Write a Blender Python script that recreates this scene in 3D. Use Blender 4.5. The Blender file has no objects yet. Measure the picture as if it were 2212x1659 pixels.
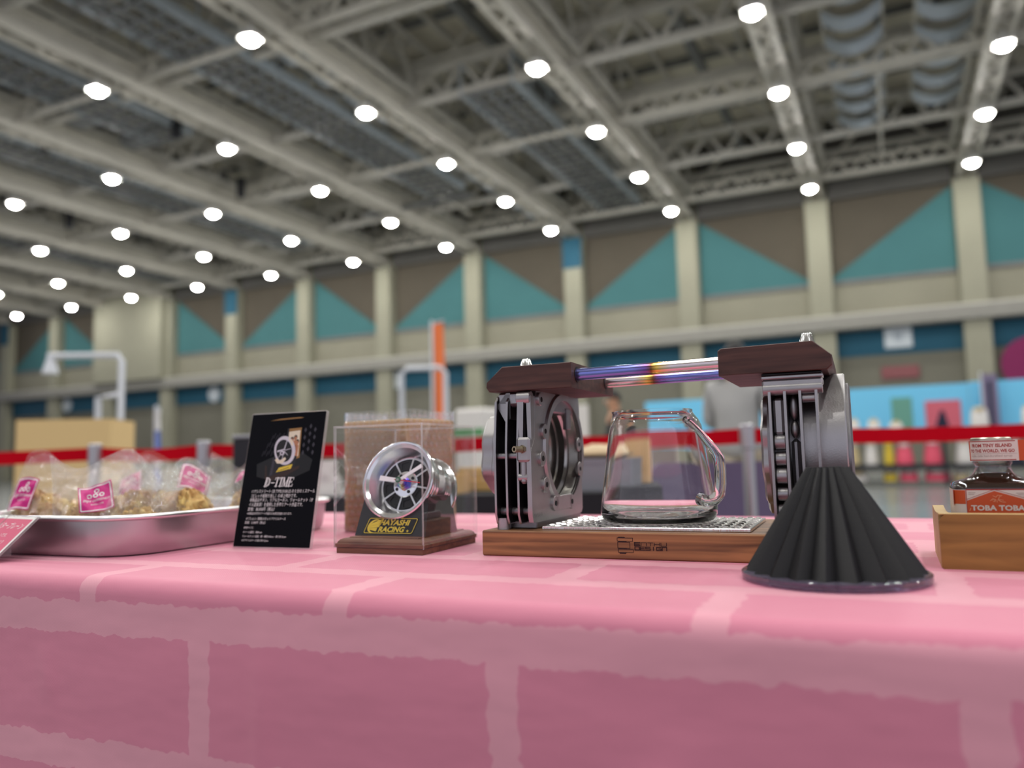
import bpy, math, random
from math import sin, cos, pi, radians as R_, sqrt, atan2, hypot
from mathutils import Vector, Matrix, noise

S = bpy.context.scene
COL = S.collection
# ---------------------------------------------------------------- camera, world, exposure
CAM_Z = 0.79
YAW, PITCH, ROLL = R_(-25.774), R_(5.389), R_(-1.4074)
fw = Vector((sin(YAW) * cos(PITCH), cos(YAW) * cos(PITCH), sin(PITCH)))
rt = Vector((cos(YAW), -sin(YAW), 0))
up = rt.cross(fw)
r2 = rt * cos(ROLL) + up * sin(ROLL)
u2 = up * cos(ROLL) - rt * sin(ROLL)
cd = bpy.data.cameras.new('camera')
cam = bpy.data.objects.new('camera', cd)
COL.objects.link(cam)
cam.matrix_world = Matrix(((r2.x, u2.x, -fw.x, 0), (r2.y, u2.y, -fw.y, 0), (r2.z, u2.z, -fw.z, CAM_Z), (0, 0, 0, 1)))
cd.sensor_width = 36
cd.lens = 1697.4 / 2212 * 36
cd.clip_start, cd.clip_end = 0.02, 300
cd.dof.use_dof = True
cd.dof.focus_distance = 0.69
cd.dof.aperture_fstop = cd.lens / 1000 / 0.0080
S.camera = cam

w = bpy.data.worlds.new('hall_air')
S.world = w
w.use_nodes = True
w.node_tree.nodes['Background'].inputs[0].default_value = (0.92, 0.92, 1.08, 1)
w.node_tree.nodes['Background'].inputs[1].default_value = 0.66
LAMP_RADIANCE = 190.0
S.view_settings.view_transform = 'Standard'
S.view_settings.look = 'None'
S.view_settings.exposure = 0.0
S.view_settings.gamma = 1.0
S.view_settings.use_curve_mapping = False

# ---------------------------------------------------------------- hall grid
XC = lambda i: 3.44 - 6.0 * i          # wall columns
YL = lambda j: 34.99 - 5.034 * j       # lamp rows
LAMP_Z = 11.9
WALL_Y = 38.3

random.seed(7)

# ---------------------------------------------------------------- materials
def srgb(r, g, b):
    f = lambda c: ((c / 255) / 12.92 if c <= 10 else (((c / 255) + 0.055) / 1.055) ** 2.4)
    return (f(r), f(g), f(b), 1)

MATS = {}
def mat(name, col=(0.5, 0.5, 0.5, 1), rough=0.5, metal=0.0, var=0.0, vscale=20, bump=0.0, bscale=80, spec=0.5,
        trans=0.0, ior=1.45, emit=0.0, coat=0.0, rvar=0.0, sheen=0.0):
    m = bpy.data.materials.new(name)
    m.use_nodes = True
    nt = m.node_tree
    b = nt.nodes['Principled BSDF']
    b.inputs['Base Color'].default_value = col
    b.inputs['Roughness'].default_value = rough
    b.inputs['Metallic'].default_value = metal
    b.inputs['Specular IOR Level'].default_value = spec
    b.inputs['Transmission Weight'].default_value = trans
    b.inputs['IOR'].default_value = ior
    b.inputs['Coat Weight'].default_value = coat
    b.inputs['Sheen Weight'].default_value = sheen
    if emit:
        b.inputs['Emission Color'].default_value = col
        b.inputs['Emission Strength'].default_value = emit
    if var or bump or rvar:
        tc = nt.nodes.new('ShaderNodeTexCoord')
        if var or rvar:
            n = nt.nodes.new('ShaderNodeTexNoise')
            n.inputs['Scale'].default_value = vscale
            n.inputs['Detail'].default_value = 5
            nt.links.new(tc.outputs['Object'], n.inputs['Vector'])
        if var:
            mx = nt.nodes.new('ShaderNodeMixRGB')
            mx.blend_type = 'MIX'
            d = [max(0, c * (1 - var)) for c in col[:3]] + [1]
            l = [min(1, c * (1 + var)) for c in col[:3]] + [1]
            mx.inputs[1].default_value, mx.inputs[2].default_value = d, l
            nt.links.new(n.outputs[0], mx.inputs[0])
            nt.links.new(mx.outputs[0], b.inputs['Base Color'])
        if rvar:
            mr = nt.nodes.new('ShaderNodeMapRange')
            mr.inputs[3].default_value = max(0.02, rough - rvar)
            mr.inputs[4].default_value = rough + rvar
            nt.links.new(n.outputs[0], mr.inputs[0])
            nt.links.new(mr.outputs[0], b.inputs['Roughness'])
        if bump:
            n2 = nt.nodes.new('ShaderNodeTexNoise')
            n2.inputs['Scale'].default_value = bscale
            n2.inputs['Detail'].default_value = 4
            nt.links.new(tc.outputs['Object'], n2.inputs['Vector'])
            bp = nt.nodes.new('ShaderNodeBump')
            bp.inputs['Strength'].default_value = bump
            bp.inputs['Distance'].default_value = 0.3 / bscale
            nt.links.new(n2.outputs[0], bp.inputs['Height'])
            nt.links.new(bp.outputs[0], b.inputs['Normal'])
    MATS[name] = m
    return m

def wood(name, dark, light, scale=(3, 30, 30), rough=0.45, rings=6.0):
    m = mat(name, light, rough)
    nt = m.node_tree
    b = nt.nodes['Principled BSDF']
    tc = nt.nodes.new('ShaderNodeTexCoord')
    mp = nt.nodes.new('ShaderNodeMapping')
    mp.inputs['Scale'].default_value = scale
    nt.links.new(tc.outputs['Object'], mp.inputs['Vector'])
    n = nt.nodes.new('ShaderNodeTexNoise')
    n.inputs['Scale'].default_value = 1.6
    n.inputs['Detail'].default_value = 6
    n.inputs['Distortion'].default_value = 1.2
    nt.links.new(mp.outputs[0], n.inputs['Vector'])
    wv = nt.nodes.new('ShaderNodeTexWave')
    wv.bands_direction = 'Z'
    wv.inputs['Scale'].default_value = rings / 10
    wv.inputs['Distortion'].default_value = 7
    wv.inputs['Detail'].default_value = 3
    nt.links.new(mp.outputs[0], wv.inputs['Vector'])
    add = nt.nodes.new('ShaderNodeMath')
    add.operation = 'MULTIPLY_ADD'
    add.inputs[1].default_value = 0.18
    nt.links.new(wv.outputs[1], add.inputs[0])
    mul = nt.nodes.new('ShaderNodeMath')
    mul.operation = 'MULTIPLY'
    mul.inputs[1].default_value = 0.95
    nt.links.new(n.outputs[0], mul.inputs[0])
    nt.links.new(mul.outputs[0], add.inputs[2])
    cr = nt.nodes.new('ShaderNodeValToRGB')
    cr.color_ramp.elements[0].position, cr.color_ramp.elements[0].color = 0.22, dark
    cr.color_ramp.elements[1].position, cr.color_ramp.elements[1].color = 0.78, light
    nt.links.new(add.outputs[0], cr.inputs[0])
    nt.links.new(cr.outputs[0], b.inputs['Base Color'])
    bp = nt.nodes.new('ShaderNodeBump')
    bp.inputs['Strength'].default_value = 0.15
    bp.inputs['Distance'].default_value = 0.0006
    nt.links.new(add.outputs[0], bp.inputs['Height'])
    nt.links.new(bp.outputs[0], b.inputs['Normal'])
    return m

def film(name, tint=(1, 1, 1, 1), haze=0.06, gloss=0.9, rough=0.06, bump=0.0, bscale=30, hazecol=(0.9, 0.9, 0.9, 1), base=0.05):
    """thin clear sheet: straight-through transmission, Fresnel-weighted gloss and a little milky haze"""
    m = bpy.data.materials.new(name)
    m.use_nodes = True
    nt = m.node_tree
    nt.nodes.clear()
    out = nt.nodes.new('ShaderNodeOutputMaterial')
    tr = nt.nodes.new('ShaderNodeBsdfTransparent')
    tr.inputs[0].default_value = tint
    gl = nt.nodes.new('ShaderNodeBsdfGlossy')
    gl.inputs['Roughness'].default_value = rough
    df = nt.nodes.new('ShaderNodeBsdfTranslucent')
    df.inputs[0].default_value = hazecol
    d2 = nt.nodes.new('ShaderNodeBsdfDiffuse')
    d2.inputs[0].default_value = hazecol
    hz = nt.nodes.new('ShaderNodeMixShader')
    hz.inputs[0].default_value = 0.5
    nt.links.new(df.outputs[0], hz.inputs[1])
    nt.links.new(d2.outputs[0], hz.inputs[2])
    m1 = nt.nodes.new('ShaderNodeMixShader')
    m1.inputs[0].default_value = haze
    nt.links.new(tr.outputs[0], m1.inputs[1])
    nt.links.new(hz.outputs[0], m1.inputs[2])
    lw = nt.nodes.new('ShaderNodeLayerWeight')
    lw.inputs[0].default_value = 0.25
    mr = nt.nodes.new('ShaderNodeMapRange')
    mr.inputs[3].default_value = base
    mr.inputs[4].default_value = gloss
    nt.links.new(lw.outputs[0], mr.inputs[0])
    m2 = nt.nodes.new('ShaderNodeMixShader')
    nt.links.new(mr.outputs[0], m2.inputs[0])
    nt.links.new(m1.outputs[0], m2.inputs[1])
    nt.links.new(gl.outputs[0], m2.inputs[2])
    nt.links.new(m2.outputs[0], out.inputs[0])
    if bump:
        tc = nt.nodes.new('ShaderNodeTexCoord')
        n = nt.nodes.new('ShaderNodeTexNoise')
        n.inputs['Scale'].default_value = bscale
        n.inputs['Detail'].default_value = 3
        n.inputs['Distortion'].default_value = 1.5
        nt.links.new(tc.outputs['Object'], n.inputs['Vector'])
        bp = nt.nodes.new('ShaderNodeBump')
        bp.inputs['Strength'].default_value = bump
        bp.inputs['Distance'].default_value = 0.004
        nt.links.new(n.outputs[0], bp.inputs['Height'])
        nt.links.new(bp.outputs[0], gl.inputs['Normal'])
        nt.links.new(bp.outputs[0], lw.inputs['Normal'])
    MATS[name] = m
    return m

# hall
mat('concrete_wall', srgb(152, 149, 131), 0.9, var=0.12, vscale=0.5)
mat('concrete_column', srgb(156, 154, 135), 0.85, var=0.08, vscale=0.8)
mat('brown_wall', srgb(94, 87, 75), 0.9, var=0.1, vscale=0.7)
mat('teal_panel', srgb(70, 120, 122), 0.8, var=0.06, vscale=1)
mat('teal_dark', srgb(28, 86, 108), 0.7, var=0.08, vscale=1)
mat('ledge_grey', srgb(150, 148, 140), 0.8, var=0.06, vscale=2)
mat('soffit_dark', srgb(92, 90, 86), 0.9, var=0.15, vscale=0.8)
mat('low_wall', srgb(120, 118, 105), 0.9, var=0.12, vscale=0.6)
mat('deck', srgb(232, 220, 202), 0.95, var=0.35, vscale=0.35)
mat('steel_grey', srgb(200, 197, 188), 0.6, var=0.15, vscale=1.5)
mat('steel_light', srgb(206, 202, 190), 0.6, var=0.12, vscale=1.5)
mat('steel_dark', srgb(122, 124, 124), 0.6, var=0.2, vscale=1.5)
mat('steel_blue', srgb(176, 186, 194), 0.45, var=0.1, vscale=2)
mat('floor_conc', srgb(126, 128, 126), 0.22, var=0.1, vscale=0.4, rvar=0.08)
mat('lamp_glow', (1.0, 0.985, 0.95, 1), 0.5, emit=LAMP_RADIANCE * 1.7)
mat('lamp_case', srgb(210, 210, 205), 0.4)
# table
mat('board', srgb(200, 200, 196), 0.5)
mat('chrome', (0.82, 0.82, 0.83, 1), 0.12, 1.0)
mat('polished_alu', (0.90, 0.905, 0.92, 1), 0.15, 1.0, rvar=0.05, vscale=60)
mat('turned_alu', (0.88, 0.885, 0.90, 1), 0.24, 1.0)
mat('cast_alu', (0.43, 0.415, 0.415, 1), 0.38, 1.0, var=0.2, vscale=45, bump=0.22, bscale=700, rvar=0.08)
mat('cast_dark', (0.30, 0.29, 0.30, 1), 0.42, 1.0, var=0.25, vscale=60, bump=0.22, bscale=700)
mat('bore_steel', (0.56, 0.55, 0.52, 1), 0.28, 1.0, var=0.35, vscale=50)
mat('fin_black', srgb(30, 29, 31), 0.5, 0.3, var=0.2, vscale=60)
mat('brass_old', (0.42, 0.36, 0.24, 1), 0.4, 1.0)
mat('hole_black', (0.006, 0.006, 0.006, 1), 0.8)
mat('vat_alu', (0.56, 0.545, 0.56, 1), 0.36, 1.0, bump=0.08, bscale=900)
mat('rim_alu', (0.80, 0.80, 0.80, 1), 0.28, 1.0)
mat('tread_alu', (0.86, 0.85, 0.84, 1), 0.22, 1.0)
wood('walnut', srgb(78, 50, 34), srgb(178, 126, 80), (4, 50, 70), 0.5)
wood('walnut_dark', srgb(50, 32, 29), srgb(88, 58, 50), (10, 45, 70), 0.55)
wood('walnut_base', srgb(74, 46, 37), srgb(132, 92, 68), (8, 60, 60), 0.5)
wood('oak', srgb(126, 90, 42), srgb(170, 126, 64), (6, 40, 45), 0.5)
mat('oak_edge', srgb(202, 170, 112), 0.5, var=0.1, vscale=60)
mat('engraving', srgb(46, 24, 26), 0.8)
mat('clip_black', srgb(14, 14, 15), 0.4)
mat('carbon', srgb(34, 34, 36), 0.42, var=0.3, vscale=500, coat=0.1)
mat('dial_black', srgb(10, 10, 11), 0.35)
mat('hand_white', srgb(240, 238, 240), 0.35)
mat('hand_red', srgb(196, 24, 48), 0.35)
mat('cap_green', srgb(62, 104, 78), 0.4, 0.4)
mat('decal_black', srgb(12, 10, 10), 0.35)
mat('decal_yellow', srgb(222, 196, 66), 0.35)
mat('card_black', srgb(8, 9, 14), 0.32, spec=0.1, var=0.3, vscale=8)
mat('print_white', srgb(238, 238, 236), 0.5)
mat('print_brown', srgb(58, 34, 24), 0.5, var=0.35, vscale=25)
mat('print_dark', srgb(26, 25, 31), 0.5)
mat('print_steel', srgb(52, 50, 60), 0.5)
mat('print_silver', srgb(206, 203, 212), 0.4)
mat('print_cream', srgb(226, 214, 190), 0.5)
mat('print_gold', srgb(150, 112, 62), 0.5)
mat('print_skin', srgb(178, 122, 90), 0.5)
mat('print_walnut', srgb(48, 30, 22), 0.5)
mat('pink_card', srgb(216, 92, 124), 0.5)
mat('white_card', srgb(240, 238, 232), 0.5)
mat('magenta', srgb(206, 34, 130), 0.4)
mat('scone', srgb(206, 160, 84), 0.8, var=0.0)
mat('cardboard', srgb(232, 188, 124), 0.8, var=0.08, vscale=30)
mat('dripper_black', srgb(22, 22, 24), 0.42, bump=0.5, bscale=900, var=0.2, vscale=300)
mat('syrup', srgb(52, 24, 8), 0.05, trans=0.25, ior=1.36, spec=0.6)
mat('cap_gold', (0.62, 0.56, 0.44, 1), 0.3, 1.0)
mat('label_white', srgb(226, 214, 204), 0.6)
mat('label_orange', srgb(206, 84, 40), 0.55)
mat('label_red', srgb(172, 60, 52), 0.55)
mat('label_grey', srgb(178, 160, 150), 0.55)
mat('orange_line', srgb(232, 160, 120), 0.55)
# background things
mat('belt_red', srgb(200, 4, 28), 0.8, spec=0.1, var=0.06, vscale=30)
mat('post_grey', (0.5, 0.5, 0.51, 1), 0.35, 0.8)
mat('banner_blue', srgb(126, 214, 255), 0.7, var=0.04, vscale=1)
mat('cloth_black', srgb(34, 34, 38), 0.85, var=0.2, vscale=8)
mat('cloth_grey', srgb(146, 144, 142), 0.85, var=0.12, vscale=9)
mat('rack_black', srgb(36, 37, 42), 0.5)
mat('pink_goods', srgb(236, 92, 116), 0.6)
mat('yellow_goods', srgb(222, 194, 60), 0.6)
mat('white_goods', srgb(226, 222, 216), 0.6)
mat('beige_goods', srgb(206, 186, 140), 0.7)
mat('grey_goods', srgb(150, 156, 150), 0.7)
mat('green_poster', srgb(112, 170, 152), 0.7)
mat('pink_poster', srgb(222, 110, 126), 0.7)
mat('navy', srgb(36, 40, 64), 0.7)
mat('strip_mauve', srgb(128, 118, 146), 0.7)
mat('sign_white', srgb(214, 222, 226), 0.6)
mat('sign_red', srgb(138, 82, 84), 0.6)
mat('disc_magenta', srgb(128, 24, 82), 0.6)
mat('orange_flag', srgb(244, 128, 70), 0.7, var=0.06, vscale=4)
mat('flag_white', srgb(228, 226, 226), 0.7)
mat('flag_blue', srgb(96, 122, 200), 0.7)
mat('pipe_white', srgb(212, 216, 222), 0.4)
mat('box_tan', srgb(226, 194, 138), 0.8)
mat('purple_fabric', srgb(112, 100, 130), 0.85, var=0.06, vscale=40)
mat('skin', srgb(196, 148, 116), 0.6)
mat('hair_black', srgb(22, 20, 22), 0.55)
mat('shirt_grey', srgb(176, 175, 172), 0.85, var=0.1, vscale=8)
mat('trouser_beige', srgb(168, 156, 136), 0.85)
mat('dark_cloth', srgb(44, 44, 50), 0.85)
mat('shoe', srgb(38, 36, 36), 0.5)
mat('eye_white', srgb(230, 228, 224), 0.3)
mat('lip', srgb(158, 92, 82), 0.5)
mat('plate_beige', srgb(216, 194, 156), 0.5)
mat('tin_grey', srgb(150, 152, 156), 0.4, 0.4)
mat('green_strip', srgb(84, 150, 92), 0.7)
film('bag_film', haze=0.05, gloss=0.9, rough=0.10, bump=0.9, bscale=60, base=0.07)
film('bubble_film', haze=0.045, gloss=1.0, rough=0.07, base=0.11)
film('clear_acrylic', haze=0.004, gloss=0.22, rough=0.01, base=0.02)
film('acrylic_edge', haze=0.26, gloss=0.5, rough=0.05, hazecol=(0.95, 0.93, 0.93, 1))
film('bottle_glass', haze=0.01, gloss=0.7, rough=0.02, base=0.05)
m = mat('glass', (1, 1, 1, 1), 0.0, trans=1.0, ior=1.47)
m = mat('purple_clear', srgb(206, 194, 226), 0.06, trans=0.9, ior=1.45)

# titanium heat tint, runs along object x
def titanium(name, stops):
    m = mat(name, (0.7, 0.7, 0.7, 1), 0.16, 1.0)
    nt = m.node_tree
    tc = nt.nodes.new('ShaderNodeTexCoord')
    sp = nt.nodes.new('ShaderNodeSeparateXYZ')
    nt.links.new(tc.outputs['Generated'], sp.inputs[0])
    cr = nt.nodes.new('ShaderNodeValToRGB')
    els = cr.color_ramp.elements
    els[0].position, els[0].color = stops[0]
    els[1].position, els[1].color = stops[-1]
    for p, c in stops[1:-1]:
        e = els.new(p)
        e.color = c
    nt.links.new(sp.outputs[0], cr.inputs[0])
    nt.links.new(cr.outputs[0], nt.nodes['Principled BSDF'].inputs['Base Color'])
BL, PU, GO, BR, SI = srgb(136, 142, 212), srgb(128, 98, 168), srgb(236, 196, 96), srgb(130, 84, 50), srgb(226, 214, 212)
titanium('titanium_front', [(0.0, BL), (0.42, BL), (0.50, PU), (0.535, BR), (0.57, GO), (0.66, SI), (1.0, SI)])
titanium('titanium_rear', [(0.0, SI), (0.26, SI), (0.36, GO), (0.40, BR), (0.44, PU), (0.52, BL), (1.0, BL)])
titanium('nut_tint', [(0.0, srgb(80, 90, 200)), (0.3, srgb(150, 220, 210)), (0.55, srgb(200, 180, 120)), (0.8, srgb(110, 80, 190)), (1.0, srgb(90, 100, 210))])

nt = MATS['print_brown'].node_tree
tc = nt.nodes.new('ShaderNodeTexCoord')
vd = nt.nodes.new('ShaderNodeVectorMath')
vd.operation = 'DISTANCE'
vd.inputs[1].default_value = (.056, -.0186, .0876)
nt.links.new(tc.outputs['Object'], vd.inputs[0])
cr = nt.nodes.new('ShaderNodeValToRGB')
cr.color_ramp.elements[0].position, cr.color_ramp.elements[0].color = 0.3, srgb(74, 42, 30)
cr.color_ramp.elements[1].position, cr.color_ramp.elements[1].color = 1.0, srgb(8, 9, 14)
md = nt.nodes.new('ShaderNodeMath')
md.operation = 'MULTIPLY'
md.inputs[1].default_value = 26
nt.links.new(vd.outputs['Value'], md.inputs[0])
nt.links.new(md.outputs[0], cr.inputs[0])
nt.links.new(cr.outputs[0], nt.nodes['Principled BSDF'].inputs['Base Color'])

# scone crust: lighter crumb in the raised cracks
nt = MATS['scone'].node_tree
tc = nt.nodes.new('ShaderNodeTexCoord')
n = nt.nodes.new('ShaderNodeTexNoise')
n.inputs['Scale'].default_value = 45
n.inputs['Detail'].default_value = 6
nt.links.new(tc.outputs['Object'], n.inputs['Vector'])
cr = nt.nodes.new('ShaderNodeValToRGB')
cr.color_ramp.elements[0].position, cr.color_ramp.elements[0].color = 0.35, srgb(172, 116, 64)
cr.color_ramp.elements[1].position, cr.color_ramp.elements[1].color = 0.66, srgb(238, 210, 138)
nt.links.new(n.outputs[0], cr.inputs[0])
nt.links.new(cr.outputs[0], nt.nodes['Principled BSDF'].inputs['Base Color'])
bp = nt.nodes.new('ShaderNodeBump')
bp.inputs['Strength'].default_value = 0.6
bp.inputs['Distance'].default_value = 0.003
nt.links.new(n.outputs[0], bp.inputs['Height'])
nt.links.new(bp.outputs[0], nt.nodes['Principled BSDF'].inputs['Normal'])

# pink brick-print tablecloth (pattern in metres through the UV map)
m = mat('brick_cloth', srgb(226, 140, 160), 0.62, sheen=0.15)
nt = m.node_tree
b = nt.nodes['Principled BSDF']
uv = nt.nodes.new('ShaderNodeTexCoord')
nz = nt.nodes.new('ShaderNodeTexNoise')
nz.inputs['Scale'].default_value = 75
nz.inputs['Detail'].default_value = 1.5
nt.links.new(uv.outputs['UV'], nz.inputs['Vector'])
vs = nt.nodes.new('ShaderNodeVectorMath')
vs.operation = 'SUBTRACT'
vs.inputs[1].default_value = (0.5, 0.5, 0.5)
nt.links.new(nz.outputs['Color'], vs.inputs[0])
vm = nt.nodes.new('ShaderNodeVectorMath')
vm.operation = 'SCALE'
vm.inputs['Scale'].default_value = 0.010
nt.links.new(vs.outputs[0], vm.inputs[0])
va = nt.nodes.new('ShaderNodeVectorMath')
nt.links.new(uv.outputs['UV'], va.inputs[0])
nt.links.new(vm.outputs[0], va.inputs[1])
bk = nt.nodes.new('ShaderNodeTexBrick')
bk.offset, bk.offset_frequency, bk.squash = 0.5, 2, 1.0
bk.inputs['Scale'].default_value = 1
bk.inputs['Brick Width'].default_value = 0.257 * 1.2
bk.inputs['Row Height'].default_value = 0.1085
bk.inputs['Mortar Size'].default_value = 0.0127
bk.inputs['Mortar Smooth'].default_value = 0.02
bk.inputs['Bias'].default_value = -1
bk.inputs['Color1'].default_value = srgb(222, 134, 158)
bk.inputs['Color2'].default_value = srgb(222, 134, 158)
bk.inputs['Mortar'].default_value = srgb(232, 160, 176)
nt.links.new(va.outputs[0], bk.inputs['Vector'])
nt.links.new(bk.outputs['Color'], b.inputs['Base Color'])
wr = nt.nodes.new('ShaderNodeTexNoise')
wr.inputs['Scale'].default_value = 9
wr.inputs['Detail'].default_value = 3
mw = nt.nodes.new('ShaderNodeMapping')
mw.inputs['Scale'].default_value = (0.6, 1.6, 1)
nt.links.new(uv.outputs['UV'], mw.inputs['Vector'])
nt.links.new(mw.outputs[0], wr.inputs['Vector'])
bp = nt.nodes.new('ShaderNodeBump')
bp.inputs['Strength'].default_value = 0.16
bp.inputs['Distance'].default_value = 0.02
nt.links.new(wr.outputs[0], bp.inputs['Height'])
tw = nt.nodes.new('ShaderNodeTexWave')
tw.bands_direction = 'DIAGONAL'
tw.inputs['Scale'].default_value = 260
nt.links.new(uv.outputs['UV'], tw.inputs['Vector'])
bp2 = nt.nodes.new('ShaderNodeBump')
bp2.inputs['Strength'].default_value = 0.05
bp2.inputs['Distance'].default_value = 0.0006
nt.links.new(tw.outputs[1], bp2.inputs['Height'])
nt.links.new(bp.outputs[0], bp2.inputs['Normal'])
nt.links.new(bp2.outputs[0], b.inputs['Normal'])

# ---------------------------------------------------------------- mesh builder
class B:
    def __init__(self):
        self.v, self.f, self.mi = [], [], []
        self.T = Matrix.Identity(4)
        self.k = 0

    def add(self, vs, fs):
        o = len(self.v)
        self.v += [tuple(self.T @ Vector(p)) for p in vs]
        self.f += [tuple(i + o for i in f) for f in fs]
        self.mi += [self.k] * len(fs)
        return self

    def box(self, x0, x1, y0, y1, z0, z1, c=0.0):
        if c <= 0:
            vs = [(x, y, z) for x in (x0, x1) for y in (y0, y1) for z in (z0, z1)]
            return self.add(vs, [(0, 1, 3, 2), (4, 6, 7, 5), (0, 4, 5, 1), (2, 3, 7, 6), (0, 2, 6, 4), (1, 5, 7, 3)])
        c = min(c, (x1 - x0) / 2.01, (y1 - y0) / 2.01, (z1 - z0) / 2.01)
        vs, idx = [], {}
        for sx in (0, 1):
            for sy in (0, 1):
                for sz in (0, 1):
                    X, Y, Z = (x0, x1)[sx], (y0, y1)[sy], (z0, z1)[sz]
                    dx, dy, dz = (c, -c)[sx], (c, -c)[sy], (c, -c)[sz]
                    for a, p in (('x', (X, Y + dy, Z + dz)), ('y', (X + dx, Y, Z + dz)), ('z', (X + dx, Y + dy, Z))):
                        idx[(sx, sy, sz, a)] = len(vs)
                        vs.append(p)
        fs = []
        I = lambda *k: idx[k]
        for s in (0, 1):
            fs.append([I(s, 0, 0, 'x'), I(s, 1, 0, 'x'), I(s, 1, 1, 'x'), I(s, 0, 1, 'x')][::(1 if s else -1)])
            fs.append([I(0, s, 0, 'y'), I(1, s, 0, 'y'), I(1, s, 1, 'y'), I(0, s, 1, 'y')][::(-1 if s else 1)])
            fs.append([I(0, 0, s, 'z'), I(1, 0, s, 'z'), I(1, 1, s, 'z'), I(0, 1, s, 'z')][::(1 if s else -1)])
        for a in (0, 1):
            for b_ in (0, 1):
                fs.append([I(a, b_, 0, 'x'), I(a, b_, 1, 'x'), I(a, b_, 1, 'y'), I(a, b_, 0, 'y')][::(1 if a != b_ else -1)])
                fs.append([I(a, 0, b_, 'x'), I(a, 1, b_, 'x'), I(a, 1, b_, 'z'), I(a, 0, b_, 'z')][::(-1 if a != b_ else 1)])
                fs.append([I(0, a, b_, 'y'), I(1, a, b_, 'y'), I(1, a, b_, 'z'), I(0, a, b_, 'z')][::(1 if a != b_ else -1)])
        for sx in (0, 1):
            for sy in (0, 1):
                for sz in (0, 1):
                    t = [I(sx, sy, sz, 'x'), I(sx, sy, sz, 'y'), I(sx, sy, sz, 'z')]
                    fs.append(t if (sx + sy + sz) % 2 == 1 else t[::-1])
        return self.add(vs, fs)

    def lathe(self, prof, n=48, axis='z', c=(0, 0, 0), close=False, rfun=None, a0=0, a1=2 * pi):
        """profile of (r, h); closed loop profile when close"""
        full = abs(a1 - a0 - 2 * pi) < 1e-6
        nn = n if full else n + 1
        vs = []
        for i in range(nn):
            a = a0 + (a1 - a0) * i / n
            for (r, h) in prof:
                if rfun:
                    r = rfun(r, h, a)
                p = (r * cos(a), r * sin(a), h)
                if axis == 'x':
                    p = (h, r * cos(a), r * sin(a))
                elif axis == 'y':
                    p = (r * sin(a), h, r * cos(a))
                vs.append((p[0] + c[0], p[1] + c[1], p[2] + c[2]))
        m_ = len(prof)
        fs = []
        for i in range(n):
            j = (i + 1) % nn
            for k in range(m_ if close else m_ - 1):
                k2 = (k + 1) % m_
                fs.append((i * m_ + k, j * m_ + k, j * m_ + k2, i * m_ + k2))
        return self.add(vs, fs)

    def cyl(self, r, h0, h1, n=24, axis='z', c=(0, 0, 0), bev=0.0):
        p = [(0.0, h0), (r - bev, h0), (r, h0 + bev), (r, h1 - bev), (r - bev, h1), (0.0, h1)] if bev else [(0.0, h0), (r, h0), (r, h1), (0.0, h1)]
        return self.lathe(p, n, axis, c)

    def prism(self, poly, h0, h1, axis='z'):
        n = len(poly)
        P = {'z': lambda a, b, h: (a, b, h), 'y': lambda a, b, h: (a, h, b), 'x': lambda a, b, h: (h, a, b)}[axis]
        vs = [P(a, b, h0) for a, b in poly] + [P(a, b, h1) for a, b in poly]
        fs = [tuple(range(n - 1, -1, -1)), tuple(range(n, 2 * n))]
        fs += [(i, (i + 1) % n, n + (i + 1) % n, n + i) for i in range(n)]
        return self.add(vs, fs)

    def ringprism(self, outer, inner, h0, h1, axis='z'):
        n = len(outer)
        P = {'z': lambda a, b, h: (a, b, h), 'y': lambda a, b, h: (a, h, b), 'x': lambda a, b, h: (h, a, b)}[axis]
        vs = []
        for pl, h in ((outer, h0), (outer, h1), (inner, h1), (inner, h0)):
            vs += [P(a, b, h) for a, b in pl]
        fs = []
        for k in range(4):
            k2 = (k + 1) % 4
            for i in range(n):
                j = (i + 1) % n
                fs.append((k * n + i, k * n + j, k2 * n + j, k2 * n + i))
        return self.add(vs, fs)

    def tube(self, pts, r, n=12, cap=True, closed=False):
        pts = [Vector(p) for p in pts]
        m_ = len(pts)
        rr = r if isinstance(r, (list, tuple)) else [r] * m_
        vs = []
        prev = None
        for i, p in enumerate(pts):
            t = (pts[(i + 1) % m_] - pts[i - 1]) if (closed or 0 < i < m_ - 1) else (pts[1] - pts[0] if i == 0 else pts[-1] - pts[-2])
            t.normalize()
            if prev is None:
                a = Vector((0, 0, 1)) if abs(t.z) < 0.9 else Vector((1, 0, 0))
                nrm = t.cross(a).normalized()
            else:
                nrm = (prev - t * prev.dot(t)).normalized()
            prev = nrm
            bn = t.cross(nrm)
            for k in range(n):
                a = 2 * pi * k / n
                vs.append(tuple(p + (nrm * cos(a) + bn * sin(a)) * rr[i]))
        fs = []
        for i in range(m_ if closed else m_ - 1):
            j = (i + 1) % m_
            for k in range(n):
                k2 = (k + 1) % n
                fs.append((i * n + k, i * n + k2, j * n + k2, j * n + k))
        if cap and not closed:
            fs.append(tuple(range(n - 1, -1, -1)))
            fs.append(tuple((m_ - 1) * n + k for k in range(n)))
        return self.add(vs, fs)

    def bar(self, p, q, w_, h_=None):
        """square bar between two points"""
        h_ = h_ or w_
        p, q = Vector(p), Vector(q)
        t = (q - p).normalized()
        a = Vector((0, 0, 1)) if abs(t.z) < 0.95 else Vector((1, 0, 0))
        s = t.cross(a).normalized() * w_ / 2
        u = s.cross(t).normalized() * h_ / 2
        vs = [tuple(e + s * i + u * j) for e in (p, q) for i, j in ((-1, -1), (1, -1), (1, 1), (-1, 1))]
        return self.add(vs, [(3, 2, 1, 0), (4, 5, 6, 7), (0, 1, 5, 4), (1, 2, 6, 5), (2, 3, 7, 6), (3, 0, 4, 7)])

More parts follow.
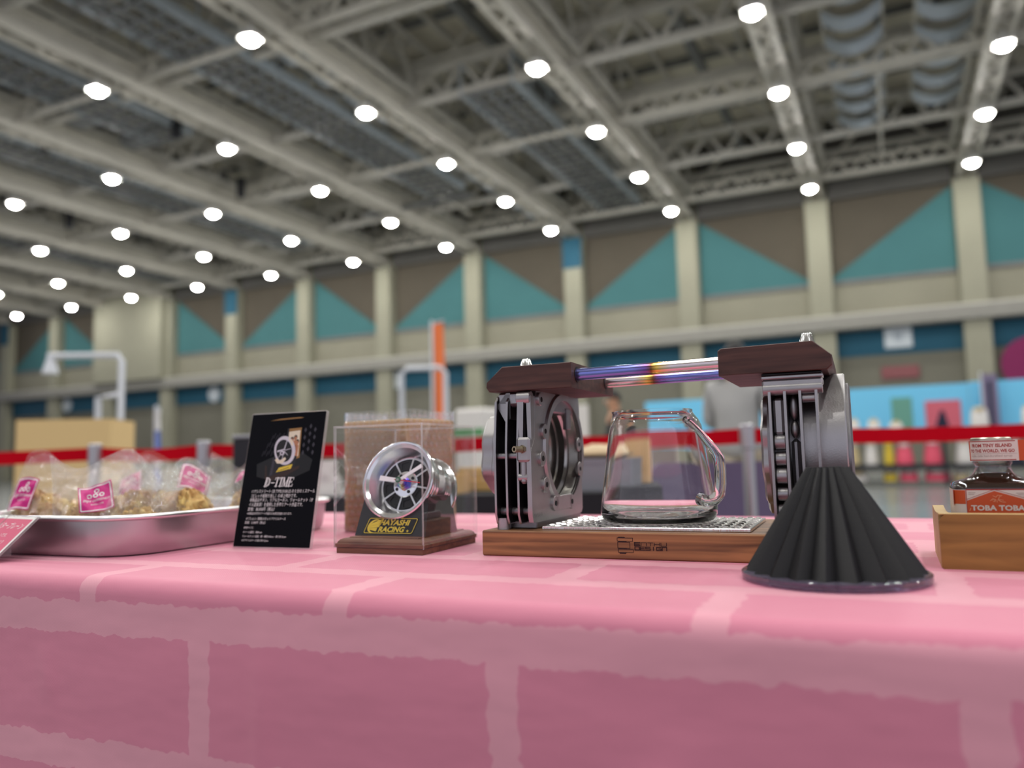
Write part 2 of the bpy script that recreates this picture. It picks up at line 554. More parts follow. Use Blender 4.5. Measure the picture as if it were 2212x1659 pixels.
    def grid(self, fn, nu, nv, closeu=False):
        vs = [fn(i / nu, j / nv) for i in range(nu + (0 if closeu else 1)) for j in range(nv + 1)]
        fs = []
        for i in range(nu):
            i2 = (i + 1) % nu if closeu else i + 1
            for j in range(nv):
                fs.append((i * (nv + 1) + j, i2 * (nv + 1) + j, i2 * (nv + 1) + j + 1, i * (nv + 1) + j + 1))
        return self.add(vs, fs)

    def ball(self, c, rx, ry=None, rz=None, n=16, m_=10):
        ry, rz = ry or rx, rz or rx
        return self.grid(lambda u, v: (c[0] + rx * cos(2 * pi * u) * sin(pi * v), c[1] + ry * sin(2 * pi * u) * sin(pi * v), c[2] - rz * cos(pi * v)), n, m_, True)

    def poly(self, pts):
        return self.add(pts, [tuple(range(len(pts)))])

    def text(self, body, size, shear=0.0, offset=0.0, align='LEFT', width=None, fn=None, depth=0.0, sx=1.0):
        """lettering as flat mesh in x (along) / y (up), optionally mapped through fn(x, y)->(x, y, z)"""
        c = bpy.data.curves.new('lettering', 'FONT')
        c.body = body
        c.size = size
        c.shear = shear
        c.offset = offset
        c.resolution_u = 2
        c.extrude = depth
        c.align_x = align
        o = bpy.data.objects.new('lettering', c)
        COL.objects.link(o)
        bpy.context.view_layer.update()
        me = bpy.data.meshes.new_from_object(o.evaluated_get(bpy.context.evaluated_depsgraph_get()))
        vs = [tuple(v.co) for v in me.vertices]
        fs = [tuple(p.vertices) for p in me.polygons]
        bpy.data.objects.remove(o)
        bpy.data.curves.remove(c)
        bpy.data.meshes.remove(me)
        if not vs:
            return self
        s = sx
        if width:
            x0, x1 = min(v[0] for v in vs), max(v[0] for v in vs)
            s = width / max(1e-9, x1 - x0)
        fn = fn or (lambda x, y: (x, y, 0))
        if depth:
            vs = [(fn(x * s, y)[0], fn(x * s, y)[1], fn(x * s, y)[2] + z) for x, y, z in vs]
        else:
            vs = [fn(x * s, y) for x, y, z in vs]
        return self.add(vs, fs)

    def stroke(self, pts, w_, fn=None):
        fn = fn or (lambda x, y: (x, y, 0))
        for (a, b_), (c, d) in zip(pts, pts[1:]):
            L = hypot(c - a, d - b_) or 1
            tx, ty = (c - a) / L * w_ / 2, (d - b_) / L * w_ / 2
            self.add([fn(a - tx + ty, b_ - ty - tx), fn(c + tx + ty, d + ty - tx), fn(c + tx - ty, d + ty + tx), fn(a - tx - ty, b_ - ty + tx)], [(0, 1, 2, 3)])
        return self

    def build(self, name, mats, parent=None, smooth=35, uv=None):
        me = bpy.data.meshes.new(name)
        me.from_pydata(self.v, [], self.f)
        me.validate()
        mats = mats if isinstance(mats, (list, tuple)) else [mats]
        for q in mats:
            me.materials.append(MATS[q])
        if len(mats) > 1 and len(me.polygons) == len(self.mi):
            me.polygons.foreach_set('material_index', self.mi)
        if smooth:
            me.polygons.foreach_set('use_smooth', [True] * len(me.polygons))
            me.update()
            me.set_sharp_from_angle(angle=R_(smooth))
        if uv:
            L = me.uv_layers.new(name='UVMap')
            for lp in me.loops:
                L.data[lp.index].uv = uv[lp.vertex_index]
        me.update()
        o = bpy.data.objects.new(name, me)
        COL.objects.link(o)
        if parent:
            o.parent = parent
        return o

def fix_normals(o):
    import bmesh
    bm = bmesh.new()
    bm.from_mesh(o.data)
    bmesh.ops.recalc_face_normals(bm, faces=bm.faces)
    bm.to_mesh(o.data)
    bm.free()
    return o

def tag(o, label=None, cat=None, group=None, kind=None):
    if label: o['label'] = label
    if cat: o['category'] = cat
    if group: o['group'] = group
    if kind: o['kind'] = kind
    return o

def thing(name, label, cat, loc=(0, 0, 0), rz=0.0, group=None):
    o = bpy.data.objects.new(name, None)
    o.empty_display_size = 0.05
    COL.objects.link(o)
    o.location = loc
    o.rotation_euler = (0, 0, rz)
    return tag(o, label, cat, group)

def dup(root, loc, rz, label, group=None):
    r = root.copy()
    COL.objects.link(r)
    r.location = loc
    r.rotation_euler = (0, 0, rz)
    tag(r, label, None, group)
    for ch in root.children:
        c = ch.copy()
        COL.objects.link(c)
        c.parent = r
        for g in ch.children:
            d = g.copy()
            COL.objects.link(d)
            d.parent = c
    return r

def rrect(x0, x1, y0, y1, r, n=6):
    pts = []
    for cx, cy, a in ((x1 - r, y1 - r, 0), (x0 + r, y1 - r, pi / 2), (x0 + r, y0 + r, pi), (x1 - r, y0 + r, 1.5 * pi)):
        for k in range(n + 1):
            t = a + pi / 2 * k / n
            pts.append((cx + r * cos(t), cy + r * sin(t)))
    return pts

def radial(poly, c, n):
    """sample a star-shaped outline around c at n angles"""
    out = []
    for k in range(n):
        a = 2 * pi * k / n
        dx, dy = cos(a), sin(a)
        best = 0
        for (ax, ay), (bx, by) in zip(poly, poly[1:] + poly[:1]):
            ex, ey = bx - ax, by - ay
            den = dx * ey - dy * ex
            if abs(den) < 1e-12:
                continue
            t = ((ax - c[0]) * ey - (ay - c[1]) * ex) / den
            s = ((ax - c[0]) * dy - (ay - c[1]) * dx) / den
            if t > 0 and -1e-6 <= s <= 1 + 1e-6:
                best = max(best, t)
        out.append((c[0] + dx * best, c[1] + dy * best))
    return out

ORD = ['first', 'second', 'third', 'fourth', 'fifth', 'sixth', 'seventh', 'eighth', 'ninth', 'tenth', 'eleventh', 'twelfth']

# ================================================================ THE HALL
X0, X1, YB = -84.0, 26.0, -22.0
b = B()
b.poly([(X0, YB, 0), (X1, YB, 0), (X1, WALL_Y + .2, 0), (X0, WALL_Y + .2, 0)])
floor = tag(b.build('floor', 'floor_conc', None, 0), kind='structure')

b = B()
b.box(X0, X1, WALL_Y + .18, WALL_Y + .5, 0, 16)
wall = tag(b.build('wall_back', 'concrete_wall', None, 0), kind='structure')

def wpart(name, bb, m_, par=None, sm=0):
    return bb.build(name, m_, par or wall, sm)

# lower wall zone, dark teal band, ledge, beige upper zone, brown zone and teal triangles bay by bay
cols = list(range(-3, 14))
for i in cols[:-1]:
    xr, xl = XC(i) - .5, XC(i + 1) + .5
    wpart('lower_panel', B().box(xl, xr, WALL_Y + .06, WALL_Y + .2, 0, 4.95), 'low_wall')
    wpart('teal_band', B().box(xl, xr, WALL_Y + .02, WALL_Y + .2, 4.95, 6.1), 'teal_dark')
    wpart('upper_panel', B().box(xl, xr, WALL_Y + .10, WALL_Y + .2, 6.75, 8.42), 'concrete_wall')
    wpart('brown_panel', B().box(xl, xr, WALL_Y + .12, WALL_Y + .2, 8.42, 12.25), 'brown_wall')
    wpart('soffit', B().box(xl, xr, WALL_Y - .25, WALL_Y + .2, 12.25, 15.8), 'soffit_dark')
    xa, xb = (xr, xl) if i % 2 == 0 else (xl, xr)      # apex on the even columns
    wpart('teal_triangle', B().prism([(xa, 8.45), (xa, 12.15), (xb, 8.62), (xb, 8.45)], WALL_Y + .04, WALL_Y + .13, 'y'), 'teal_panel')
    wpart('dark_rail', B().box(xl, xr, WALL_Y + .0, WALL_Y + .15, 8.30, 8.47), 'steel_dark')  # dark grey rail along the foot of the teal triangles
for i in cols:
    x = XC(i)
    bb = B().box(x - .5, x + .5, WALL_Y - .55, WALL_Y + .19, 0, 12.2, .03)
    c = wpart('column', bb, 'concrete_column')
    if i in (3, 7, 11):
        B().box(x - .52, x + .52, WALL_Y - .58, WALL_Y - .5, 10.6, 12.2).build('teal_cap', 'teal_dark', c, 0)
wpart('pier', B().box(-51.4, -44.5, WALL_Y - 1.0, WALL_Y + .19, 6.75, 14.5, .05), 'concrete_column')
wpart('ledge', B().box(X0, X1, WALL_Y - .75, WALL_Y + .15, 6.12, 6.72, .04), 'ledge_grey')
wpart('ledge_rail', B().box(X0, X1, WALL_Y - .72, WALL_Y - .66, 6.72, 6.80), 'steel_light')

# ceiling deck with beams, trusses, braces and purlins
b = B()
b.box(X0, X1, YB, WALL_Y + .5, 16.0, 16.3)
ceil = tag(b.build('ceiling', 'deck', None, 0), kind='structure')
YF, YN = WALL_Y - .3, 6.0

def truss_x(y, z0, z1, x0, x1, step, wd):
    bb = B()
    bb.bar((x0, y, z0), (x1, y, z0), wd, wd)
    bb.bar((x0, y, z1), (x1, y, z1), wd, wd)
    n = int((x1 - x0) / step)
    for k in range(n):
        xa = x0 + k * step
        bb.bar((xa, y, z0), (xa + step / 2, y, z1), wd * .55)
        bb.bar((xa + step / 2, y, z1), (xa + step, y, z0), wd * .55)
    return bb

def truss_y(x, z0, z1, y0, y1, step, wd, half):
    bb = B()
    for s in (-half, half):
        bb.bar((x + s, y0, z0), (x + s, y1, z0), wd, wd)
        bb.bar((x + s, y0, z1), (x + s, y1, z1), wd, wd)
    n = int((y1 - y0) / step)
    for k in range(n):
        ya = y0 + k * step
        for s in (-half, half):
            bb.bar((x + s, ya, z0), (x + s, ya + step / 2, z1), wd * .5)
            bb.bar((x + s, ya + step / 2, z1), (x + s, ya + step, z0), wd * .5)
        bb.bar((x - half, ya, z0), (x + half, ya, z0), wd * .6)
        bb.bar((x - half, ya, z0), (x + half, ya + step, z0), wd * .4)
    return bb

for i in range(-1, 14):
    x = XC(i)
    g = B()
    for s in (-.27, .27):
        g.box(x + s - .075, x + s + .075, YN - 4, YF, 12.35, 12.45)
        g.box(x + s - .02, x + s + .02, YN - 4, YF, 12.45, 12.62)
    g.box(x - .05, x + .05, YN - 4, YF, 12.62, 13.1)
    g.box(x - .26, x + .26, YN - 4, YF, 13.1, 13.2)
    k = YN - 3.4
    while k < YF - 1:
        g.bar((x - .27, k, 12.42), (x + .27, k + .6, 12.42), .09)
        g.bar((x + .27, k + .6, 12.42), (x - .27, k + 1.2, 12.42), .09)
        k += 1.2
    o = g.build('light_beam', 'steel_light', ceil, 0)
    truss_y(x, 13.3, 15.2, YN - 4, YF, 2.5, .16, .5).build('lattice', 'steel_grey', o, 0)
for j in range(0, 7):
    y = YL(j) + 2.2
    truss_x(y, 13.0, 14.1, X0 + 2, X1 - 2, 1.5, .22).build('cross_truss', 'steel_grey', ceil, 0)
    if j % 2 == 0:
        truss_x(y - 1.0, 12.7, 13.3, X0 + 2, X1 - 2, 1.0, .15).build('cross_truss', 'steel_light', ceil, 0)
for k in range(15):
    y = YN - 3 + k * 2.35
    B().box(X0 + 1, X1 - 1, y - .07, y + .07, 15.6, 15.85).build('purlin', 'steel_dark' if k % 3 else 'steel_grey', ceil, 0)
for i in range(-1, 13):
    xm = XC(i) - 3.0
    B().box(xm - .14, xm + .14, YN - 3, YF, 14.9, 15.3).build('joist', 'steel_dark', ceil, 0)
    for q in (-1.5, 1.5):
        B().box(xm + q - .06, xm + q + .06, YN - 3, YF, 15.3, 15.55).build('joist', 'steel_grey', ceil, 0)
rnd = random.Random(3)
for i in range(-1, 12):
    for j in range(0, 6):
        x, y = XC(i), YL(j) + 2.2
        if rnd.random() < .75:
            s = rnd.choice((-1, 1))
            B().bar((x, y, 12.9), (x + s * 2.6, y + rnd.uniform(-.6, .6), 15.6), .16).build('brace', 'steel_light', ceil, 0)
        if rnd.random() < .5:
            B().bar((x + .3, y + .2, 15.3), (x - 5.5, y - 4.4, 15.3), .12).build('brace', 'steel_grey', ceil, 0)
# catwalks: dark trough with a pale handrail
for xx, ya, yb in ((-17.6, 12, 30), (-29.4, 14, 34), (-11.3, 22, 36), (-41.5, 16, 36), (-23.4, 6, 20)):
    cw = B()
    k = ya
    while k < yb:
        cw.box(xx - .9, xx + .9, k, k + .16, 12.78, 12.85)
        k += .62
    for s in (-.5, 0, .5):
        cw.box(xx + s - .04, xx + s + .04, ya, yb, 12.72, 12.80)
    o = cw.build('catwalk', 'steel_dark', ceil, 0)
    for s in (-.95, .95):
        r_ = B()
        r_.bar((xx + s, ya, 13.0), (xx + s, yb, 13.0), .16, .3)
        r_.bar((xx + s, ya, 13.9), (xx + s, yb, 13.9), .07)
        k = ya
        while k < yb:
            r_.bar((xx + s, k, 12.85), (xx + s, k, 13.9), .06)
            k += 1.5
        r_.build('handrail', 'steel_blue', o, 0)
# racks of sagging baffles hung between the beams
for xx, ya, n_ in ((-.35, 21.5, 7), (2.15, 20.6, 7), (-.3, 14.6, 3), (2.2, 13.4, 3), (-15.6, 15.5, 5), (-15.6, 27, 6), (-21.6, 20, 6), (-27.6, 26, 6)):
    o = B().box(xx - .85, xx - .77, ya, ya + n_ * 1.55, 13.5, 13.62).build('baffle_rack', 'steel_light', ceil, 0)
    B().box(xx + .77, xx + .85, ya, ya + n_ * 1.55, 13.5, 13.62).build('rail', 'steel_light', o, 0)
    for k in range(n_):
        y = ya + .5 + k * 1.55
        B().grid(lambda u, v: (xx - .8 + 1.6 * u, y - .42 + .84 * v + .05 * sin(9 * u), 13.42 - .42 * sin(pi * u) - .12 * cos(2 * pi * v)), 12, 4).build('baffle', 'steel_blue', o, 40)
# ducts
for xx, yy in ((-33, 14), (-9.5, 16)):
    B().cyl(.38, 8, WALL_Y - .6, 16, 'y', (xx, 0, 14.4)).build('duct', 'steel_light', ceil)
for k in range(46):
    m_ = rnd.choice(('steel_light', 'steel_grey', 'steel_dark', 'steel_blue', 'soffit_dark'))
    r_ = rnd.uniform(.05, .13)
    x, y, z = rnd.uniform(-46, 6), rnd.uniform(9, 36), rnd.uniform(12.7, 15.2)
    L = rnd.uniform(3, 9)
    if k % 2:
        B().cyl(r_, y, min(WALL_Y - .6, y + L), 8, 'y', (x, 0, z)).build('conduit', m_, ceil)
    else:
        B().cyl(r_, x, x + L, 8, 'x', (0, y, z)).build('conduit', m_, ceil)
for k in range(26):
    x, y, z = rnd.uniform(-46, 6), rnd.uniform(9, 36), rnd.uniform(12.8, 15)
    B().box(x - .5, x + .5, y - .3, y + .3, z, z + rnd.uniform(.2, .5), .04).build('junction_box', rnd.choice(('steel_light', 'steel_dark', 'steel_blue', 'soffit_dark')), ceil, 0)
for (x, y, z) in ((-30.5, 15.2, 12.4), (-27.2, 17.6, 12.3), (-33.8, 19.5, 12.3), (-22.3, 19.2, 12.4), (-38, 17, 12.3), (-35, 24, 12.3), (-25, 25, 12.4)):
    B().box(x - .14, x + .14, y - .14, y + .14, z, z + .9, .03).build('hanging_speaker', 'rack_black', ceil, 0)

# ---------------------------------------------------------------- lamps (those in view are things, the rest only give their light)
lamp0 = None
def lamp_in_view(x, y):
    d = Vector((x, y, LAMP_Z - CAM_Z))
    z = d.dot(fw)
    if z < 1: return False
    u, v = 1106 + 1697.4 * d.dot(r2) / z, 829.5 - 1697.4 * d.dot(u2) / z
    return -60 < u < 2260 and -60 < v < 1659
for j in range(0, 9):
    for i in range(-2, 14):
        x, y = XC(i), YL(j)
        if lamp_in_view(x, y):
            nth = ORD[i] if 0 <= i < 12 else ('twelfth' if i == 11 else ['thirteenth', 'fourteenth'][i - 12])
            lab = 'lamp in the %s row from the far wall, %s column from the right' % (ORD[j], nth)
            if lamp0 is None:
                lamp0 = thing('ceiling_lamp', lab, 'lamp', (x, y, LAMP_Z), 0, 'ceiling lamps in rows under the beams')
                B().lathe([(0, -.11), (.08, -.10), (.15, -.07), (.195, -.02), (.20, .012)], 16).build('diffuser', 'lamp_glow', lamp0, 0)
                bb = B().prism(rrect(-.25, .25, -.25, .25, .12, 4), .014, .16)
                bb.cyl(.03, .16, .46, 8)
                bb.build('housing', 'lamp_case', lamp0, 0)
            else:
                dup(lamp0, (x, y, LAMP_Z), 0, lab)
        elif -24 < x < 14 and y > -12:
            ld = bpy.data.lights.new('hall_lamp', 'AREA')
            ld.shape = 'SQUARE'
            ld.size = .5
            ld.color = (1.0, .985, .95)
            ld.energy = LAMP_RADIANCE * pi * .25
            lo = bpy.data.objects.new('hall_lamp', ld)
            COL.objects.link(lo)
            lo.location = (x, y, LAMP_Z)

# ---------------------------------------------------------------- signs on the wall
t = thing('wall_sign', 'white square sign on the dark teal band of the far wall', 'sign', (.44, WALL_Y - .02, 5.2))
B().box(-.55, .55, -.05, .02, 0, 1.05, .02).build('panel', 'sign_white', t, 0)
B().prism(rrect(-.16, .16, .3, .72, .08), -.056, -.05, 'y').build('pictogram', 'steel_blue', t, 0)
t = thing('red_sign', 'red oblong sign low on the grey far wall', 'sign', (.43, WALL_Y + .03, 3.85))
B().box(-.75, .75, -.08, .02, 0, .55, .03).build('panel', 'sign_red', t, 0)
t = thing('magenta_disc', 'big round magenta disc on the far wall by the right column', 'banner', (5.25, WALL_Y - .62, 4.1))
B().cyl(1.12, -.05, .02, 40, 'y').build('face', 'disc_magenta', t)
for k, (x, z) in enumerate(((-41.3, 5.0), (-26.8, 5.0), (-56.3, 5.05))):
    t = thing('wall_sign', 'pale round notice on the teal wall band, %s of three' % (['middle', 'rightmost', 'leftmost'][k]), 'sign', (x + .8, WALL_Y - .0, z), 0, 'pale notices on the teal band')
    B().cyl(.5, -.06, .02, 20, 'y', (0, 0, .5)).build('panel', 'sign_white', t)

# ================================================================ BEHIND THE TABLE
# red belt barrier
posts = [(-3.55, 1.36), (-2.66, 1.95), (-2.255, 2.085), (-1.247, 2.41), (-.42, 2.585), (.62, 3.08)]
plab = ['grey belt post beyond the left edge of the photo', 'grey belt post behind the scone tray, where the belt bends', 'grey belt post between the scone bags and the black placard',
        'grey belt post behind the left engine casting', 'grey belt post behind the glass server, left of the right casting', 'grey belt post to the right of the syrup bottle']
st0 = None
for k, (x, y) in enumerate(posts):
    if st0 is None:
        st0 = thing('belt_post', plab[k], 'barrier post', (x, y, 0), 0, 'belt barrier posts')
        B().lathe([(0, 0), (.16, 0), (.16, .012), (.06, .03), (.03, .04), (0, .04)], 24).build('base', 'post_grey', st0)
        B().cyl(.019, .04, .83, 16).build('pole', 'post_grey', st0)
        B().cyl(.024, .80, .88, 16, bev=.004).build('belt_head', 'post_grey', st0)
    else:
        dup(st0, (x, y, 0), 0, plab[k])
for k, ((x0, y0), (x1, y1)) in enumerate(zip(posts, posts[1:])):
    o = thing('barrier_belt', 'red belt ' + ['at the far left end of the barrier', 'behind the scone tray', 'behind the black placard', 'between the left casting and the glass server', 'behind the dripper and the bottle'][min(k, 4)], 'belt', (0, 0, 0), 0, 'red belts between the posts')
    d = Vector((x1 - x0, y1 - y0))
    L = d.length
    d /= L
    def belt(u, v, x0=x0, y0=y0, d=d, L=L):
        s = .025 + u * (L - .05)
        z = .842 - .010 * sin(pi * u) + (v - .5) * .048
        tw = .004 * sin(pi * u) * (v - .5)
        return (x0 + d.x * s - d.y * tw, y0 + d.y * s + d.x * tw, z)
    bb = B().grid(belt, 24, 2)
    bb.add([(p[0] - d.y * .0015, p[1] + d.x * .0015, p[2]) for p in bb.v], bb.f[:])
    bb.build('webbing', 'belt_red', o)

# second stall table right behind, black cloth
t = thing('stall_table', 'folding table under a black cloth behind the pink table', 'table', (-1.21, 1.98, 0), R_(18))
B().box(-.62, .62, -.2, .2, .66, .69, .005).build('tabletop', 'board', t, 0)
for sx in (-.58, .58):
    for sy in (-.16, .16):
        B().cyl(.014, 0, .66, 10, c=(sx, sy, 0)).build('leg', 'chrome', t)
t2 = thing('black_tablecloth', 'black cloth over the table behind the pink one', 'tablecloth', (-1.21, 1.98, 0), R_(18))
bb = B()
def skirt(u, v):
    p = [(-.64, -.22), (.64, -.22), (.64, .22), (-.64, .22)]
    s = u * 4
    k = int(s) % 4
    f = s - int(s)
    a, c = p[k], p[(k + 1) % 4]
    x, y = a[0] + (c[0] - a[0]) * f, a[1] + (c[1] - a[1]) * f
    rip = .018 * sin(40 * u * pi) * v
    n_ = [(0, -1), (1, 0), (0, 1), (-1, 0)][k]
    return (x + n_[0] * rip, y + n_[1] * rip, .696 - v * .66)
bb.grid(skirt, 160, 6, True)
bb.box(-.64, .64, -.22, .22, .690, .696)
bb.build('drape', 'cloth_black', t2)
TB = Matrix.Translation((-1.21, 1.98, .696)) @ Matrix.Rotation(R_(18), 4, 'Z')
def on_back(x, y):
    p = TB @ Vector((x, y, 0))
    return (p.x, p.y, p.z)

t = thing('black_case', 'black glossy box beside the white bag behind the placard', 'box', on_back(-.50, -.02), R_(14))
B().box(-.09, .09, -.06, .06, 0, .17, .004).build('body', 'rack_black', t, 0)
B().box(-.092, .092, -.062, .062, .17, .182, .003).build('lid', 'tin_grey', t, 0)
t = thing('white_bag', 'crumpled white paper bag on the black table behind the clock', 'bag', on_back(-.33, -.07), R_(10))
bb = B()
bb.grid(lambda u, v: ((.075 - .02 * v) * cos(2 * pi * u) * (1 + .12 * noise.noise(Vector((u * 9, v * 5, 3)))), (.05 - .02 * v) * sin(2 * pi * u) * (1 + .2 * noise.noise(Vector((u * 8, v * 4, 9)))), .10 * v), 28, 8, True)
bb.poly([bb.v[k * 9 + 8] for k in range(28)])
bb.build('paper', 'white_goods', t, 60)
def crate(loc, rz, lab, m_='box_tan', w_=.2, d_=.14, h_=.09):
    t = thing('wooden_crate', lab, 'crate', loc, rz, 'crates on the black table')
    for sy in (-1, 1):
        for k in range(2):
            B().box(-w_ / 2, w_ / 2, sy * d_ / 2 - .005, sy * d_ / 2 + .005, .003 + k * h_ / 2, .003 + k * h_ / 2 + h_ / 2 - .006, .001).build('slat', m_, t, 0)
    for sx in (-1, 1):
        B().box(sx * w_ / 2 - .005, sx * w_ / 2 + .005, -d_ / 2 + .006, d_ / 2 - .006, 0, h_, .001).build('end_board', m_, t, 0)
    B().box(-w_ / 2 + .006, w_ / 2 - .006, -d_ / 2 + .006, d_ / 2 - .006, .004, .01).build('bottom', m_, t, 0)
    return t
crate(on_back(.02, -.08), R_(4), 'tan wooden crate behind the clock, nearer the left casting', 'cardboard', .15, .11, .055)
crate(on_back(.16, .05), R_(-6), 'gold-brown wooden crate just behind the left casting', 'oak_edge', .16, .12, .07)
t = thing('orange_tray', 'thin orange tray on the black table behind the left casting', 'tray', on_back(-.04, .13), R_(3))
bb = B().box(-.09, .09, -.05, .05, 0, .006, .002)
for s in (-1, 1):
    bb.box(-.09, .09, s * .05 - .004, s * .05 + .004, .006, .022, .002)
    bb.box(s * .09 - .004, s * .09 + .004, -.05, .05, .006, .022, .002)
bb.build('body', 'label_orange', t, 0)
t = thing('white_stand', 'slim white upright card stand between the clock and the left casting', 'stand', on_back(.03, -.19), R_(6))
B().box(-.02, .02, -.012, .012, 0, .006, .002).build('foot', 'white_goods', t, 0)
B().box(-.014, .014, -.002, .002, .006, .085, .001).build('card', 'white_goods', t, 0)
t = thing('oval_plate', 'beige oval plate stacked on a grey tin behind the glass server', 'plate', on_back(.47, -.02), 0)
bb = B().lathe([(0, .088), (.04, .088), (.085, .098), (.088, .101), (.04, .092), (0, .092)], 36)
bb.v = [(x, y * .6, z) for x, y, z in bb.v]
bb.build('dish', 'plate_beige', t)
B().grid(lambda u, v: (.068 * cos(2 * pi * u) * sin(pi / 2 * v), .038 * sin(2 * pi * u) * sin(pi / 2 * v), .094 + .032 * cos(pi / 2 * v) * (1 + .2 * noise.noise(Vector((u * 9, v * 6, 2))))), 24, 8, True).build('food', 'plate_beige', t, 80)
t = thing('grey_tin', 'flat grey tin under the beige plate', 'tin', on_back(.47, -.02), 0)
B().prism(rrect(-.10, .10, -.07, .07, .02), 0, .075).build('body', 'tin_grey', t, 30)
B().prism(rrect(-.102, .102, -.072, .072, .022), .075, .088).build('lid', 'tin_grey', t, 30)
t = thing('tan_carton', 'tan carton standing behind the glass server', 'box', on_back(.56, .12), R_(8))
B().box(-.055, .055, -.045, .045, 0, .13, .002).build('body', 'cardboard', t, 0)
for s in (-1, 1):
    B().box(-.055, .055, s * .0225 - .022, s * .0225 + .022, .13, .132).build('flap', 'cardboard', t, 0)

# purple chair
t = thing('purple_chair', 'purple upholstered stacking chair behind the glass server', 'chair', (-.655, 3.03, 0), R_(26))
bk = B()
pl = rrect(-.235, .235, .47, .757, .045, 8)
bk.prism(pl, -.155, -.12, 'y')
bk.build('backrest', 'purple_fabric', t, 40)
B().prism(rrect(-.21, .21, -.11, .3, .04, 6), .42, .47).build('seat', 'purple_fabric', t, 40)
for s in (-1, 1):
    B().tube([(s * .2, -.136, .70), (s * .2, -.115, .45), (s * .2, -.16, .0)], .011, 10).build('rear_leg', 'chrome', t)
    B().tube([(s * .2, -.10, .41), (s * .2, .26, .41), (s * .2, .30, .0)], .011, 10).build('front_leg', 'chrome', t)

# cardboard cartons left, behind the belt
t = thing('cardboard_carton', 'big tan cardboard carton at the far left above the red belt', 'box', (-5.80, 4.10, .60), R_(33))
B().box(-.34, .34, -.26, .26, 0, .56, .005).build('body', 'box_tan', t, 0)
for s in (-1, 1):
    B().box(-.34, .34, s * .13 - .128, s * .13 + .128, .561, .567).build('flap', 'box_tan', t, 0)
B().box(-.345, .345, -.025, .025, .567, .5685).build('tape', 'box_tan', t, 0)
t = thing('cardboard_carton', 'lower tan carton holding up the big one at the far left', 'box', (-5.80, 4.10, 0), R_(33))
B().box(-.35, .35, -.27, .27, 0, .594, .005).build('body', 'box_tan', t, 0)
B().box(-.35, .35, -.025, .025, .594, .598).build('tape', 'box_tan', t, 0)

# white pipe frame with lamps and blue banners
def frame(name, lab, pts_list, r_):
    t = thing(name, lab, 'frame')
    for pts in pts_list:
        B().tube(pts, r_, 10).build('pipe', 'pipe_white', t)
    return t
frame('pipe_frame', 'tall white pipe frame behind the cardboard carton, bent at the top', [[(-6.58, 5.08, 0), (-6.58, 5.08, 1.80), (-6.62, 5.07, 1.86), (-7.22, 4.78, 1.87)], [(-6.82, 5.02, 0), (-6.82, 5.02, 1.46), (-6.6, 5.08, 1.48)]], .03)
t = thing('spot_lamp', 'small pale lamp clipped to the end of the white pipe frame', 'lamp', (-7.2, 4.79, 1.80))
B().lathe([(0, .06), (.03, .06), (.07, -.08), (.075, -.10), (.06, -.09), (0, -.05)], 16).build('shade', 'pipe_white', t)
B().cyl(.012, .05, .08, 8).build('clamp', 'post_grey', t)
frame('pipe_frame', 'white pipe arch left of the orange flag', [[(-5.02, 7.5, 0), (-5.02, 7.5, 1.78), (-4.96, 7.53, 1.84), (-4.62, 7.69, 1.84), (-4.57, 7.72, 1.78), (-4.57, 7.72, 0)]], .03)
def flag(lab, x, y, z0, z1, w_, mats, edge, rz=-.45, bands=1):
    t = thing('banner_flag', lab, 'banner', (x, y, 0), rz)
    B().cyl(.018, .03, z1 + .06, 10, c=(-w_ / 2 - .02, 0, 0)).build('pole', 'pipe_white', t)
    B().lathe([(0, 0), (.11, 0), (.11, .02), (.04, .05), (0, .05)], 20, c=(-w_ / 2 - .02, 0, 0)).build('base', 'post_grey', t)
    B().bar((-w_ / 2 - .02, 0, z1 + .02), (w_ / 2, 0, z1 + .02), .016).build('cross_arm', 'pipe_white', t)
    for k in range(bands):
        za, zb = z0 + (z1 - z0) * k / bands, z0 + (z1 - z0) * (k + 1) / bands
        f = B().grid(lambda u, v: (-w_ / 2 + u * w_, .015 * sin(7 * u + 3 * v + k), za + (zb - za) * v), 10, 10)
        f.add([(p[0], p[1] + .002, p[2]) for p in f.v], f.f[:])
        f.build('cloth', mats[k % len(mats)], t)
    B().box(-w_ / 2 - .015, -w_ / 2 + edge, -.022, -.016, z0, z1).build('edge_strip', 'flag_white', t, 0)
flag('tall orange vertical flag with a white edge beyond the clock', -5.13, 8.5, .9, 2.52, .26, ['orange_flag'], .04)
flag('blue and white flag behind the scones, right of the pipe frame', -6.74, 5.64, .55, 1.36, .13, ['flag_blue', 'flag_white', 'flag_blue', 'flag_white'], .01, bands=4)
flag('smaller blue and white flag between the two pipes of the tall frame', -7.0, 5.46, .55, 1.2, .13, ['flag_blue', 'flag_white'], .01, bands=2)

# white canopy table left of the casting
t = thing('white_counter', 'white draped counter with a green strip behind the left casting', 'table', (-4.26, 7.97, 0), R_(-5))
B().box(-.2, .2, -.25, .25, .62, 1.36, .03).build('drape', 'white_goods', t, 0)
B().box(-.205, .205, -.256, -.25, 1.05, 1.13).build('green_strip', 'green_strip', t, 0)
for sx in (-.17, .17):
    for sy in (-.2, .2):
        B().cyl(.02, 0, .64, 8, c=(sx, sy, 0)).build('leg', 'chrome', t)
t = thing('white_standee', 'white standing board left of the dark-haired person', 'board', (-3.32, 8.75, 0), R_(-16))
B().box(-.10, .10, -.01, .01, .3, 1.40, .004).build('board', 'white_goods', t, 0)
for s in (-1, 1):
    B().bar((s * .08, 0, .3), (s * .08, .15 * s, 0), .02).build('leg', 'post_grey', t, 0)

